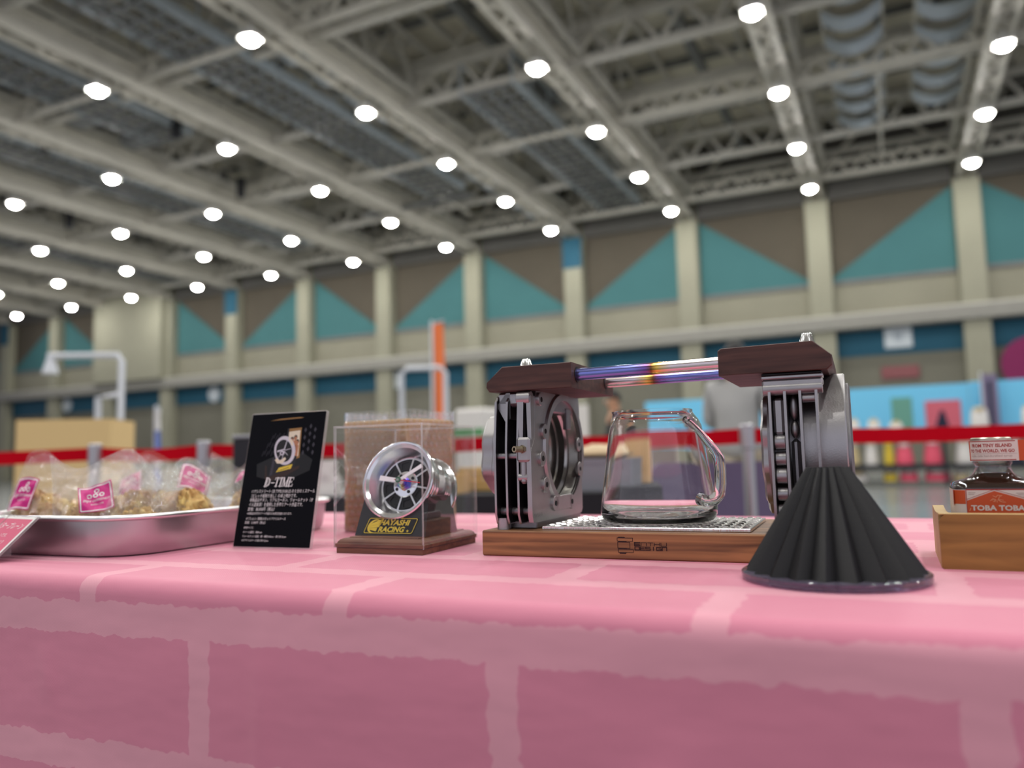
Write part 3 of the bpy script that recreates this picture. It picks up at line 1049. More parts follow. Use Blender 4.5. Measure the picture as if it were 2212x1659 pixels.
# far stall: blue banner wall, tiered rack with goods
t = thing('blue_banner', 'long sky blue banner wall across the far stall', 'banner', (0, 20, 0))
n_ = 4
for k in range(n_):
    xa, xb = -5.8 + k * 2.45, -5.8 + (k + 1) * 2.45 - .01
    za, zb = 2.14 + .02 * k, 2.16 + .02 * k
    B().box(xa, xb, -.02, .02, .95, zb).build('panel', 'banner_blue', t, 0)
    B().cyl(.025, 0, zb, 8, c=(xa + .02, .05, 0)).build('pole', 'post_grey', t)
def poster(lab, x, z0, z1, w_, m_, mark=None):
    t = thing('poster', lab, 'poster', (x, 19.968, z0))
    B().box(-w_ / 2, w_ / 2, -.012, .012, 0, z1 - z0).build('sheet', m_, t, 0)
    if mark:
        B().prism(mark, -.02, -.012, 'y').build('print', 'navy', t, 0)
poster('green hanging poster on the blue banner', .20, 1.25, 1.95, .42, 'green_poster')
poster('pink poster with a dark pointed shape on the blue banner', 1.02, 1.15, 1.84, .70, 'pink_poster', [(-.2, 0), (.12, 0), (.02, .46), (-.06, .46)])
t = thing('strip_flag', 'narrow mauve strip flag before the blue banner', 'banner', (1.93, 19.7, 0))
B().box(-.14, .14, -.01, .01, .9, 2.35).build('cloth', 'strip_mauve', t, 0)
B().cyl(.02, 0, 2.4, 8, c=(-.16, 0, 0)).build('pole', 'pipe_white', t)
B().box(-.05, .03, -.016, -.01, 1.1, 2.2).build('print', 'navy', t, 0)

rk = thing('goods_rack', 'black tiered rack full of coloured goods at the far stall', 'rack', (0, 18.9, 0))
for z in (.10, .46, 1.16):
    B().box(-1.3, 3.2, -.25, .35, z - .03, z, .005).build('shelf', 'rack_black', rk, 0)
B().box(-1.3, 3.2, -.27, -.25, .34, .46).build('front_rail', 'rack_black', rk, 0)
for x in (-1.28, .95, 3.18):
    for y in (-.22, .32):
        B().box(x - .025, x + .025, y - .025, y + .025, 0, 1.16).build('upright', 'rack_black', rk, 0)
def goods(name, lab, cat, x, z, w_, h_, m_, taper=.7):
    t = thing(name, lab, cat, (x, 18.88, z), 0, 'goods on the far stall rack')
    B().grid(lambda u, v: (w_ / 2 * (1 - (1 - taper) * v ** 2) * cos(2 * pi * u) * (abs(cos(2 * pi * u)) + .001) ** -.3, .13 * (1 - .5 * v ** 2) * sin(2 * pi * u), h_ * v), 20, 6, True).build('body', m_, t, 60)
    B().lathe([(0, h_ - .01), (w_ * taper * .42, h_ - .03), (w_ * taper * .38, h_ + .04), (0, h_ + .06)], 14).build('neck', 'white_goods' if m_ != 'white_goods' else 'beige_goods', t)
up = [(-.82, .24, .40, 'beige_goods', 'beige'), (-.47, .26, .44, 'white_goods', 'white'), (-.12, .20, .46, 'yellow_goods', 'yellow'), (.18, .34, .40, 'pink_goods', 'rose pink'), (.72, .36, .44, 'pink_goods', 'coral pink'), (1.30, .34, .46, 'white_goods', 'white'), (1.72, .3, .36, 'grey_goods', 'grey'), (2.2, .3, .4, 'navy', 'navy blue')]
where = ['at the left end', 'second from the left', 'beside the pink ones', 'left of the dark gap', 'right of the dark gap', 'left of the bottle cap', 'half behind the bottle', 'behind the bottle']
for (x, w_, h_, m_, cn), wh in zip(up, where):
    goods('goods_bag', '%s bag on the middle tier of the far rack, %s' % (cn, wh), 'bag', x, .46, w_, h_, m_)
lo = [(-.80, .5, .18, 'white_goods', 'off-white'), (-.12, .28, .2, 'yellow_goods', 'yellow'), (.24, .36, .2, 'pink_goods', 'rose pink'), (.78, .5, .2, 'pink_goods', 'coral pink'), (1.2, .28, .16, 'beige_goods', 'beige'), (1.75, .4, .18, 'grey_goods', 'grey')]
for (x, w_, h_, m_, cn), wh in zip(lo, ['at the left end', 'under the other yellow one', 'under the rose bag', 'under the coral bag', 'right of the pink ones', 'nearest the bottle']):
    goods('goods_bag', 'low %s bag on the bottom tier of the far rack, %s' % (cn, wh), 'bag', x, .10, w_, h_, m_, .9)
for k, (x, w_, h_) in enumerate(((-.78, .24, .26), (-.38, .26, .24), (.05, .28, .18), (1.62, .34, .40), (2.45, .2, .38))):
    goods('paper_parcel', 'white parcel on the top tier of the far rack, %s from the left' % ORD[k], 'parcel', x, 1.16, w_, h_, 'white_goods', .8)

# ---------------------------------------------------------------- people
def skin_mesh(name, verts, edges, radii, root, mat_name, parent, sub=2):
    me = bpy.data.meshes.new(name)
    me.from_pydata(verts, edges, [])
    o = bpy.data.objects.new(name, me)
    COL.objects.link(o)
    sk = o.modifiers.new('s', 'SKIN')
    sk.use_smooth_shade = True
    for i, r_ in enumerate(radii):
        d = me.skin_vertices[0].data[i]
        d.radius = (r_, r_) if not isinstance(r_, tuple) else r_
        d.use_root = i == root
    ss = o.modifiers.new('u', 'SUBSURF')
    ss.levels = sub
    bpy.context.view_layer.update()
    me2 = bpy.data.meshes.new_from_object(o.evaluated_get(bpy.context.evaluated_depsgraph_get()))
    me2.materials.clear()
    me2.materials.append(MATS[mat_name])
    me2.polygons.foreach_set('use_smooth', [True] * len(me2.polygons))
    o.modifiers.clear()
    o.data = me2
    bpy.data.meshes.remove(me)
    o.parent = parent
    return o

def person(lab, loc, rz, h, shirt, trousers, arm_l, arm_r, lean=0.0):
    """standing figure; faces -y before rotation; arm_* = (elbow, wrist) in figure units of height"""
    t = thing('person', lab, 'person', loc, rz)
    k = h / 1.75
    V = lambda x, y, z: (x * k, (y - lean * max(0, z - .95)) * k, z * k)
    sides = ((1, arm_l), (-1, arm_r))
    v = [V(0, 0, .95), V(0, .01, 1.15), V(0, 0, 1.34), V(0, .01, 1.46), V(0, -.01, 1.56), V(0, -.015, 1.66)]
    e = [(0, 1), (1, 2), (2, 3), (3, 4), (4, 5)]
    r_ = [(.155 * k, .115 * k), (.135 * k, .10 * k), (.16 * k, .115 * k), .055 * k, (.072 * k, .088 * k), (.07 * k, .085 * k)]
    for s, (el, wr) in sides:
        i = len(v)
        v += [V(s * .19, .01, 1.41), V(s * el[0], el[1], el[2]), V(s * wr[0], wr[1], wr[2]), V(s * wr[0], wr[1] - .015, wr[2] - .085)]
        e += [(2, i), (i, i + 1), (i + 1, i + 2), (i + 2, i + 3)]
        r_ += [.055 * k, .042 * k, .03 * k, (.038 * k, .018 * k)]
        i = len(v)
        v += [V(s * .10, 0, .88), V(s * .11, -.01, .49), V(s * .115, .02, .09), V(s * .12, -.12, .04)]
        e += [(0, i), (i, i + 1), (i + 1, i + 2), (i + 2, i + 3)]
        r_ += [.09 * k, .058 * k, .038 * k, .035 * k]
    skin_mesh('body', v, e, r_, 0, 'skin', t)
    # fingers
    for s, (el, wr) in sides:
        fv, fe, fr = [], [], []
        base = (wr[0], wr[1] - .015, wr[2] - .085)
        i = 0
        for q, (dx, L) in enumerate(((-.026, .062), (-.009, .075), (.009, .07), (.025, .055))):
            fv += [V(s * (base[0] + dx * .6), base[1], base[2] + .01), V(s * (base[0] + dx), base[1] - .008, base[2] - L * .5), V(s * (base[0] + dx), base[1] - .028, base[2] - L)]
            fe += [(i, i + 1), (i + 1, i + 2)]
            fr += [.0095 * k, .0085 * k, .0075 * k]
            i += 3
        fv += [V(s * (base[0] - .02), base[1] - .01, base[2] + .05), V(s * (base[0] - .045), base[1] - .03, base[2] + .015), V(s * (base[0] - .045), base[1] - .045, base[2] - .02)]
        fe += [(i, i + 1), (i + 1, i + 2)]
        fr += [.012 * k, .010 * k, .008 * k]
        skin_mesh('fingers', fv, fe, fr, 0, 'skin', t, 1)
    # clothes
    v = [V(0, 0, .80), V(0, .005, .98), V(0, .01, 1.16), V(0, 0, 1.34), V(0, .012, 1.45)]
    e = [(0, 1), (1, 2), (2, 3), (3, 4)]
    r_ = [(.19 * k, .15 * k), (.19 * k, .145 * k), (.175 * k, .135 * k), (.19 * k, .135 * k), .07 * k]
    for s, (el, wr) in sides:
        i = len(v)
        v += [V(s * .2, .01, 1.41), V(s * el[0], el[1], el[2]), V(s * (wr[0] * .95 + el[0] * .05), wr[1] * .9 + el[1] * .1, wr[2] * .92 + el[2] * .08)]
        e += [(3, i), (i, i + 1), (i + 1, i + 2)]
        r_ += [.07 * k, .057 * k, .046 * k]
    skin_mesh('shirt', v, e, r_, 0, shirt, t)
    v, e, r_ = [V(0, 0, .97)], [], [(.175 * k, .135 * k)]
    for s in (1, -1):
        i = len(v)
        v += [V(s * .10, 0, .84), V(s * .11, -.01, .48), V(s * .115, .02, .11)]
        e += [(0, i), (i, i + 1), (i + 1, i + 2)]
        r_ += [.105 * k, .078 * k, .066 * k]
    skin_mesh('trousers', v, e, r_, 0, trousers, t)
    for s in (1, -1):
        bb = B().ball((s * .118 * k, -.06 * k, .045 * k), .048 * k, .135 * k, .045 * k)
        bb.v = [(x, y, max(0, z)) for x, y, z in bb.v]
        bb.build('shoe', 'shoe', t)
    hz, hy = 1.635 * k, -(.012 + lean * .68) * k
    def cap(u, vv):
        th = 2 * pi * u
        ph = (1 - vv) * (1.55 + .35 * cos(th - pi / 2))
        return (.088 * k * sin(ph) * cos(th), hy + .006 + .105 * k * sin(ph) * sin(th), hz + .012 + .12 * k * cos(ph))
    B().grid(cap, 24, 10, True).build('hair', 'hair_black', t, 80)
    B().ball((0, hy - .105 * k, hz - .025 * k), .014 * k, .02 * k, .022 * k, 10, 6).build('nose', 'skin', t, 80)
    for s in (1, -1):
        B().ball((s * .032 * k, hy - .083 * k, hz), .013 * k, .010 * k, .008 * k, 10, 6).build('eye', 'eye_white', t, 80)
        B().ball((s * .084 * k, hy + .01 * k, hz - .01 * k), .012 * k, .024 * k, .034 * k, 10, 6).build('ear', 'skin', t, 80)
    B().ball((0, hy - .088 * k, hz - .065 * k), .026 * k, .008 * k, .007 * k, 12, 6).build('mouth', 'lip', t, 80)
    return t

down = ((.235, .02, 1.12), (.24, -.05, .87))
fwd_ = ((.24, .0, 1.13), (.18, -.26, 1.10))
person('person with black hair in dark clothes beyond the left casting', (-3.03, 9.1, 0), R_(-60), 1.57, 'dark_cloth', 'dark_cloth', down, fwd_)
person('person in a loose grey shirt behind the titanium bars', (-.97, 5.62, 0), R_(170), 1.56, 'shirt_grey', 'trouser_beige', fwd_, ((.25, -.02, 1.14), (.24, -.12, .92)))

# ================================================================ THE PINK TABLE
TZ = 0.70
t = thing('display_table', 'long folding table hidden under the pink brick cloth', 'table', (-.4, 0, 0))
B().box(-1.33, 1.33, .462, 1.145, .672, .6985, .004).build('tabletop', 'board', t)
for x in (-1.2, 1.2):
    for y in (.55, 1.05):
        B().cyl(.016, 0, .672, 12, c=(x, y, 0)).build('leg', 'chrome', t)

# cloth: profile runs from the far hem over the top and the rounded near edge down to the floor
prof, arc = [], []
NEAR, FAR, RR = .445, 1.16, .014
path = []
for k in range(8):
    path.append((FAR + .004, .30 + k * .05))
for k in range(5):
    a = pi / 2 * k / 4
    path.append((FAR - .014 + .014 * cos(a) + .004, .686 + .014 * sin(a)))
for k in range(1, 24):
    path.append((FAR - .014 - k * (FAR - NEAR - .014 - RR) / 24, TZ))
for k in range(9):
    a = pi / 2 * k / 8
    path.append((NEAR + RR - RR * sin(a), TZ - RR + RR * cos(a)))
zz = TZ - RR
while zz > .02:
    zz -= .009 if zz > .5 else .03
    path.append((NEAR, max(zz, .015)))
s = 0
S_ = [0]
for p, q in zip(path, path[1:]):
    s += hypot(q[0] - p[0], q[1] - p[1])
    S_.append(s)
i0 = min(range(len(path)), key=lambda i: abs(path[i][1] - .640) + abs(path[i][0] - NEAR))
vs, uvs, fs = [], [], []
NX = 300
xa, xb = -1.78, .96
for i in range(NX + 1):
    x = xa + (xb - xa) * i / NX
    for k, (y, z) in enumerate(path):
        vv = .640 + (S_[i0] - S_[k])
        yy = y
        if z < TZ - .004 and y < .6:
            d = min(1, (TZ - .004 - z) / .06)
            f = noise.noise(Vector((x * 3.2, z * 2.0, 1.7))) * .005 + noise.noise(Vector((x * 9, z * 7, 4))) * .0016
            f += .0030 * math.exp(-((x + .4205 + .02 * (z - .6)) / .0045) ** 2) * min(1, d * 3)          # pressed crease
            f += .0022 * math.exp(-((x + .655 + .25 * (z - .60)) / .007) ** 2 - ((z - .615) / .022) ** 2)   # pinched folds
            f += .0028 * math.exp(-((x + .125 - .35 * (z - .60)) / .012) ** 2 - ((z - .595) / .028) ** 2)
            f += .010 * (.69 - z) * (.5 + .5 * sin(x * 5.0 + 1))
            yy = y - f * d
        vs.append((x, yy, z))
        uvs.append((1.2 * (x + .482 + 2.57 + .0214 * (vv - .62)), vv - .5635 - .022 * (x + .35) + .1085 + .217))
m_ = len(path)
for i in range(NX):
    for k in range(m_ - 1):
        fs.append((i * m_ + k, (i + 1) * m_ + k, (i + 1) * m_ + k + 1, i * m_ + k + 1))
b = B()
b.add(vs, fs)
cl = tag(b.build('tablecloth', 'brick_cloth', None, 180, uv=uvs), 'pink cloth with a paler brick-joint print over the long table', 'tablecloth')

# ================================================================ ENGINE-CASTING COFFEE STAND
mm = .001
AX, AY, ARZ = -.3533, .6589, R_(2.2557)
st = thing('coffee_stand', 'walnut coffee stand with engine castings and titanium bars', 'stand', (AX, AY, TZ), ARZ)
SC = Matrix.Scale(mm, 4)
def b_mm():
    q = B()
    q.T = SC.copy()
    return q
base = b_mm().box(0, 318, 0, 158, 0, 23.3, 1.2).build('base', 'walnut', st)
# laser-engraved emblem and name on the front edge
q = b_mm()
F_ = lambda x, y: (x, -.25, y)
def outline(x0, x1, y0, y1, w_=.45):
    q.stroke([(x0, y0), (x1, y0), (x1, y1), (x0, y1), (x0, y0)], w_, F_)
outline(130.8, 144.6, 15.9, 18.6)
outline(131.2, 142.0, 9.9, 15.0)
outline(131.6, 144.8, 6.2, 9.0)
q.add([F_(131.3, 18.8), F_(138, 18.8), F_(137.2, 19.6), F_(132, 19.6)], [(0, 1, 2, 3)])
q.add([F_(132.3, 6.0), F_(139, 6.0), F_(138.2, 5.1), F_(133, 5.1)], [(0, 1, 2, 3)])
q.stroke([(132, 15.4), (139, 15.4)], .5, F_)
q.stroke([(132, 9.4), (139, 9.4)], .5, F_)
def letter(strokes, x0, y0, w_, h_, lw=.55):
    for s_ in strokes:
        q.stroke([(x0 + px_ * w_, y0 + py_ * h_) for px_, py_ in s_], lw, F_)
GL = {'E': [[(1, 0), (0, 0), (0, 1), (1, 1)], [(0, .5), (.9, .5)]], 'N': [[(0, 0), (0, 1), (1, 1), (1, 0)]], 'T': [[(0, 1), (1, 1)], [(.5, 1), (.5, 0)]],
      'H': [[(0, 0), (0, 1)], [(1, 0), (1, 1)], [(0, .5), (1, .5)]], 'U': [[(0, 1), (0, 0), (1, 0), (1, 1)]], 'D': [[(0, 0), (0, 1), (1, 1), (1, 0), (0, 0)]],
      'S': [[(0, 0), (1, 0), (1, .5), (0, .5), (0, 1), (1, 1)]], 'I': [[(.5, 0), (.5, 1)]], 'G': [[(1, 1), (0, 1), (0, 0), (1, 0), (1, .5), (.5, .5)]]}
for k, ch in enumerate('ENTHU'):
    letter(GL[ch], 146.2 + k * 5.75, 12.3, 4.7, 2.6, .5 if ch != 'E' else .8)
for k, ch in enumerate('DESIGN'):
    letter(GL[ch], 146.4 + k * 4.75, 8.6, 3.8, 2.6, .75)
q.build('engraving', 'engraving', base, 0)

# tread plate with raised lugs
pl_ = b_mm().box(55, 242, 14, 131, 23.3, 26.4, .5).build('tread_plate', 'tread_alu', st)
q = b_mm()
rnd = random.Random(5)
for ix in range(22):
    for iy in range(14):
        cx, cy = 60 + ix * 8.4, 19 + iy * 8.2
        a = pi / 4 if (ix + iy) % 2 else -pi / 4
        pts = []
        for u_, v_, h_ in ((-5, 0, 0), (-2.5, -1.5, 0), (2.5, -1.5, 0), (5, 0, 0), (2.5, 1.5, 0), (-2.5, 1.5, 0), (-2.2, -.4, 1.1), (2.2, -.4, 1.1), (2.2, .4, 1.1), (-2.2, .4, 1.1)):
            pts.append((min(241, max(56, cx + u_ * cos(a) - v_ * sin(a))), min(130, max(14.8, cy + u_ * sin(a) + v_ * cos(a))), 26.4 + h_))
        q.add(pts, [(0, 1, 6), (1, 2, 7, 6), (2, 3, 7), (3, 4, 8), (4, 5, 9, 8), (5, 0, 9), (6, 7, 8, 9), (0, 6, 9), (3, 8, 7)])
q.build('lug_pattern', 'tread_alu', pl_, 0)
# hatch of machining nicks along the plate's front edge
q = b_mm()
for k in range(150):
    x = 57 + k * 1.22 + rnd.uniform(-.2, .2)
    d = rnd.choice((-.5, .5))
    if noise.noise(Vector((x * .09, 0, 0))) > -.12:
        q.add([(x, 13.96, 23.8), (x + .5, 13.96, 23.8), (x + .5 + d, 13.90, 26.1), (x + d, 13.90, 26.1)], [(0, 1, 2, 3)])
q.build('edge_nicks', 'chrome', pl_, 0)

# ---- left casting: finned cylinder lying on its side, bore facing the server
CY, CZ = 91, 97
la = b_mm()
la.lathe([(50, 8), (57.5, 8), (57.5, 50), (50, 50)], 72, 'x', (0, CY, CZ), True)
la.box(9, 47, 22, 150, 23.4, 31, 1)
left = la.build('left_casting', 'cast_dark', st)
def finpoly(y0, y1, z0, z1, n_=72):
    raw = [(y0 + 3, z0), (y1 - 4, z0), (y1, z0 + 5), (y1, z1 - 4), (y1 - 4, z1), (y0 + 8, z1), (y0 + 5, z1 - 2), (y0, CZ + 2), (y0, z0 + 4)]
    return radial(raw, (CY, CZ), n_)
bore = lambda r_, n_=72: [(CY + r_ * cos(2 * pi * k / n_), CZ + r_ * sin(2 * pi * k / n_)) for k in range(n_)]
for x in (12.5, 24.2, 35.8):
    f = b_mm().ringprism(finpoly(6, 142, 29, 149), bore(52), x - .95, x + .95, 'x')
    fo = f.build('fin', 'fin_black', left)
    # bright machined rim of each fin
    q = b_mm()
    o_ = finpoly(5.6, 142.4, 28.6, 149.4)
    i_ = finpoly(6.6, 141.4, 29.6, 148.4)
    q.ringprism(o_, i_, x - 1.0, x + 1.0, 'x')
    q.build('machined_edge', 'cast_alu', left)
# bosses between the fins
for (y, z, r_) in ((12, 92, 3.2), (18, 40, 4), (20, 143, 4.5)):
    b_mm().cyl(r_, 13, 46, 14, 'x', (0, y, z)).build('web_boss', 'cast_dark', left)
b_mm().cyl(6.5, 23.4, 34, 20, 'z', (17, 14, 0)).build('foot_boss', 'cast_alu', left)
q = b_mm()
q.cyl(1.7, 10.9, 11.3, 14, 'x', (0, 11, 91))
q.build('fin_hole', 'hole_black', left)
# bore plate
raw = [(5, 30), (141, 30), (146, 35), (146, 80), (143, 95), (144, 140), (142, 156), (20, 156), (16, 150), (12, 108), (2, 96), (2, 33)]
q = b_mm().ringprism(radial(raw, (CY, CZ), 96), bore(50, 96), 46.5, 51, 'x')
bp_ = q.build('bore_plate', 'cast_alu', left)
q = b_mm().lathe([(50.4, 51.0), (50.4, 53.6), (57, 53.6), (58.5, 51.0)], 72, 'x', (0, CY, CZ), True)
for (y, z) in ((34, 115), (26, 89), (34, 64), (57, 45), (105, 44), (133, 103), (134, 77)):
    q.cyl(7.5, 50.5, 53.7, 20, 'x', (0, y, z), .5)
q.box(50.6, 53.7, 57, 105, 37.5, 52, .5)
q.cyl(6.5, 38, 53.9, 20, 'x', (0, 24, 145.5), .6)
q.build('gasket_flange', 'cast_alu', left)
q = b_mm()
for (y, z, r_) in ((34, 115, 2.4), (26, 89, 2.6), (34, 64, 2.6), (57, 45, 2.6), (105, 44, 2.6), (133, 103, 2.2), (134, 77, 2.2), (25, 145, 2.6)):
    q.cyl(r_, 53.5, 54.1, 16, 'x', (0, y, z))
q.build('bolt_hole', 'hole_black', left)
# honed bore: liner rings stepping inwards to a dark end
q = b_mm()
prof_ = [(49.8, 51)]
for k in range(9):
    prof_ += [(49.8 - .18 * k, 49 - k * 1.1), (49.2 - .18 * k, 48.7 - k * 1.1)]
prof_ += [(47.5, 38), (44, 36), (44, 29), (41.5, 28), (41.5, 22), (36, 21), (36, 9)]
q.lathe(prof_, 72, 'x', (0, CY, CZ))
q.build('bore_liner', 'bore_steel', left, 25)
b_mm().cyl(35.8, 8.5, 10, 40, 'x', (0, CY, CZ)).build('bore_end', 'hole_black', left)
# front ribs and the block with its brass nozzle
q = b_mm()
q.cyl(6.4, 36.5, 50, 24, 'x', (0, 8.5, 146), .5)
q.prism([(37.5, 143), (44, 143), (42.5, 108), (39.0, 108)], 3.5, 12, 'y')
q.prism([(46.5, 143), (50.8, 148), (50.8, 100), (47, 104)], 4.5, 16, 'y')
q.box(36.8, 50.5, 0, 14, 86, 109, 2.2)
q.box(39, 46, 2, 12, 66, 88, 2.2)
q.cyl(3.4, 36.8, 47, 18, 'x', (0, 5, 72), .6)
q.build('rib_block', 'cast_alu', left)
q = b_mm()
q.T = SC @ Matrix.Translation((43.5, 0, 98)) @ Matrix.Rotation(R_(-22), 4, 'Z')
q.lathe([(1.6, -11), (1.6, -2), (3.3, -2), (3.3, 2), (2.9, 2), (2.9, -11), (1.6, -11)], 18, 'y')
q.lathe([(3.9, -1.6), (3.9, 2), (0, 2)], 6, 'y')
q.build('brass_nozzle', 'brass_old', left)
q = b_mm()
q.text('YAMAHA', 5.4, width=22, fn=lambda x, y: (51.05, 5.5 + x, 34.8 + y))
q.build('raised_name', 'cast_dark', left, 0)
# port tower above the bore and the mounting neck under the wooden block
q = b_mm()
q.box(20, 50.8, 54, 142, 134, 155, 1.5)
q.box(47.5, 52.4, 100, 112, 118, 140, .8)
q.build('port_tower', 'cast_dark', left)
q = b_mm()
q.box(13, 45, 14, 60, 140, 152.6, 2)
q.prism([(12, 140), (22, 152), (26, 152), (26, 128), (22, 122)], 14, 40, 'y')
q.build('mount_neck', 'cast_alu', left)
# lobed drum on the outer end
def lobes(r_, h_, a):
    return r_ * (1 + .05 * cos(5 * a + .8) + .025 * cos(9 * a))
q = b_mm().lathe([(20, -25), (42, -25), (45, -22), (45, -12), (48, -10), (48, 9), (20, 9)], 80, 'x', (0, 95, 93), rfun=lobes)
q.lathe([(0, -23), (22, -23)], 40, 'x', (0, 95, 93))
q.build('lobed_drum', 'cast_alu', left, 30)

# ---- right casting, fins seen edge-on
ra = b_mm()
ra.lathe([(40, 258), (58, 258), (58, 302), (40, 302)], 72, 'x', (0, 82, 92), True)
ra.box(262, 300, 22, 140, 23.4, 32, 1)
right = ra.build('right_casting', 'cast_dark', st)
CY2, CZ2 = 82, 92
for x in (263.2, 275.2, 287.0, 299.4):
    raw = [(9, 29), (136, 29), (140, 34), (140, 146), (10, 147), (6, 143), (4.5, 95), (6, 34)]
    b_mm().ringprism(radial(raw, (CY2, CZ2), 72), [(CY2 + 54 * cos(2 * pi * k / 72), CZ2 + 54 * sin(2 * pi * k / 72)) for k in range(72)], x - 1.05, x + 1.05, 'x').build('fin', 'cast_alu', right)
q = b_mm()
q.box(257.5, 305, 7, 26, 143, 149.5, 1.6)
q.cyl(5.2, 258, 304.5, 20, 'x', (0, 11, 141.5), .4)
q.box(257.2, 305.3, 5.5, 26, 149.5, 152.6, .8)
q.build('top_bar', 'cast_alu', right)
q = b_mm()
q.box(257.6, 304.8, 6.5, 28, 152.7, 154.4, .5)
q.build('gasket', 'fin_black', right)
q = b_mm()
q.box(265, 273.5, 11, 26, 104, 134, 2)
for z, r_ in ((98, 7), (84, 6), (70, 7), (55, 6), (41, 6)):
    q.cyl(r_, 264.4, 274, 20, 'x', (0, 17, z), 1)
q.build('boss_column', 'cast_alu', right)
b_mm().box(277.5, 284.5, 17, 28, 40, 100, 2.5).build('inner_rib', 'cast_dark', right, 30)
for z, r_ in ((126, 7), (108, 5)):
    b_mm().ball((281, 19, z), 3.6, 5, r_ * 1.5).build('inner_boss', 'cast_alu', right, 80)
q = b_mm()
q.lathe([(60, 288), (67, 288), (67, 298.6), (60, 298.6)], 80, 'x', (0, CY2, CZ2 - 2), True)
q.cyl(3.5, 288.2, 298.4, 16, 'x', (0, 12, 133), .4)
q.build('curved_wall', 'cast_alu', right)
q = b_mm()
q.lathe([(30, 300.4), (68, 300.4), (68.5, 319.5), (67.5, 320.6), (30, 320.6)], 80, 'x', (0, CY2, CZ2 - 3))
q.build('drum', 'cast_alu', right)
q = b_mm()
q.lathe([(0, 324.2), (62, 324.2), (66, 322.8), (66, 320.7)], 64, 'x', (0, CY2 + 2, CZ2 - 8), rfun=lambda r_, h_, a: r_ * (1 + .02 * cos(6 * a)))
q.build('end_plate', 'cast_dark', right)
q = b_mm()
q.lathe([(36, 252), (50, 252), (53, 254), (53, 258.5), (36, 258.5)], 80, 'x', (0, CY2, CZ2), rfun=lambda r_, h_, a: r_ * (1.04 + .05 * cos(11 * a)))
q.build('scalloped_flange', 'cast_alu', right, 30)
# ---- wooden head blocks
def head_block(name_, poly_, y0, y1):
    q = b_mm()
    n_ = len(poly_)
    cx = sum(p[0] for p in poly_) / n_
    cz = sum(p[1] for p in poly_) / n_
    ins = [(cx + (x - cx) * .985, cz + (z - cz) * .95) for x, z in poly_]
    q.add([(x, y0, z) for x, z in ins] + [(x, y0 + 1, z) for x, z in poly_] + [(x, y1 - 1, z) for x, z in poly_] + [(x, y1, z) for x, z in ins],
          [tuple(range(n_))] + [tuple(3 * n_ + k for k in reversed(range(n_)))] + [(a * n_ + k, (a + 1) * n_ + k, (a + 1) * n_ + (k + 1) % n_, a * n_ + (k + 1) % n_) for a in range(3) for k in range(n_)])
    return q.build(name_, 'walnut_dark', st, 20)
hb = head_block('wooden_block', [(9, 153), (92, 153), (92, 176.4), (23, 176.4), (6.5, 162), (6, 157)], 3, 139)
b_mm().lathe([(0, 187), (3.6, 187), (4.4, 185.8), (7.4, 176.5), (0, 176.5)], 28, 'z', (33, 40, 0)).build('cone_nut', 'chrome', hb)
hb2 = head_block('wooden_block', [(223.5, 155), (309, 155), (313, 158.5), (313, 166.5), (299, 179), (226, 178), (223.5, 176)], 3, 139)
b_mm().lathe([(0, 190.5), (3.6, 190.5), (4.4, 189.3), (7.4, 178.8), (0, 178.8)], 28, 'z', (293, 40, 0)).build('cone_nut', 'chrome', hb2)
# ---- titanium bars
for y, mt, z0 in ((20, 'titanium_front', 166.0), (112, 'titanium_rear', 166.0)):
    q = b_mm()
    q.tube([(84, y, z0 - .2), (232, y, z0 + 1.6)], 5.6, 28)
    o = q.build('titanium_bar', mt, st)
    b_mm().lathe([(5.4, 91.8), (7.2, 91.8), (7.2, 92.6), (5.4, 92.6)], 24, 'x', (0, y, z0), True).build('collar', 'fin_black', o)

# ================================================================ GLASS SERVER on the tread plate
gs = thing('glass_server', 'clear handmade glass coffee server on the tread plate between the castings', 'server', (0, 0, 0), ARZ)
c_, s_ = cos(ARZ), sin(ARZ)
def stw(x, y, z):
    return (AX + (x * c_ - y * s_) * mm, AY + (x * s_ + y * c_) * mm, TZ + z * mm)
gs.location = stw(151, 73, 27.6)
out_ = [(0, 0), (46, 0), (51, 1.5), (54, 6), (54.6, 12), (53.4, 20), (50.2, 42), (46.9, 66), (44.6, 82), (43.2, 89), (40.6, 95), (37.4, 99.2), (35.6, 102), (35.6, 104.6)]
inn_ = [(33.9, 104.6), (33.9, 101.4), (36.2, 97.8), (39.4, 93.6), (41.6, 88.2), (42.8, 81.6), (45.1, 65.5), (48.4, 41.5), (51.4, 20), (52.2, 13), (50.5, 8), (46, 5.6), (0, 5.2)]
def spout(r_, h_, a):
    d = (a - pi + pi) % (2 * pi) - pi
    d = ((a - R_(182)) + pi) % (2 * pi) - pi
    wob = 1 + .006 * noise.noise(Vector((cos(a) * 2, sin(a) * 2, h_ * .03)))
    return r_ * wob + (6.5 * math.exp(-(d / .22) ** 2) * max(0, (h_ - 90) / 14) if h_ > 90 else 0)
q = b_mm().lathe(out_ + inn_, 96, 'z', rfun=spout)
fix_normals(q.build('body', 'glass', gs, 60))
q = b_mm()
ah = R_(-33)
hp = [(39, 94), (46, 90), (56, 82), (66, 72), (73, 65), (77.5, 58), (78.5, 48), (78, 36), (76, 27), (71, 22), (64, 20.5), (58, 21), (53.5, 22)]
pts = []
for k in range(len(hp) - 1):
    for f in (0, .5):
        r_ = hp[k][0] * (1 - f) + hp[k + 1][0] * f
        pts.append((r_ * cos(ah), r_ * sin(ah), hp[k][1] * (1 - f) + hp[k + 1][1] * f))
pts.append((hp[-1][0] * cos(ah), hp[-1][0] * sin(ah), hp[-1][1]))
rad = [3.2 + 1.9 * min(1, max(0, (k - 4) / 6)) for k in range(len(pts))]
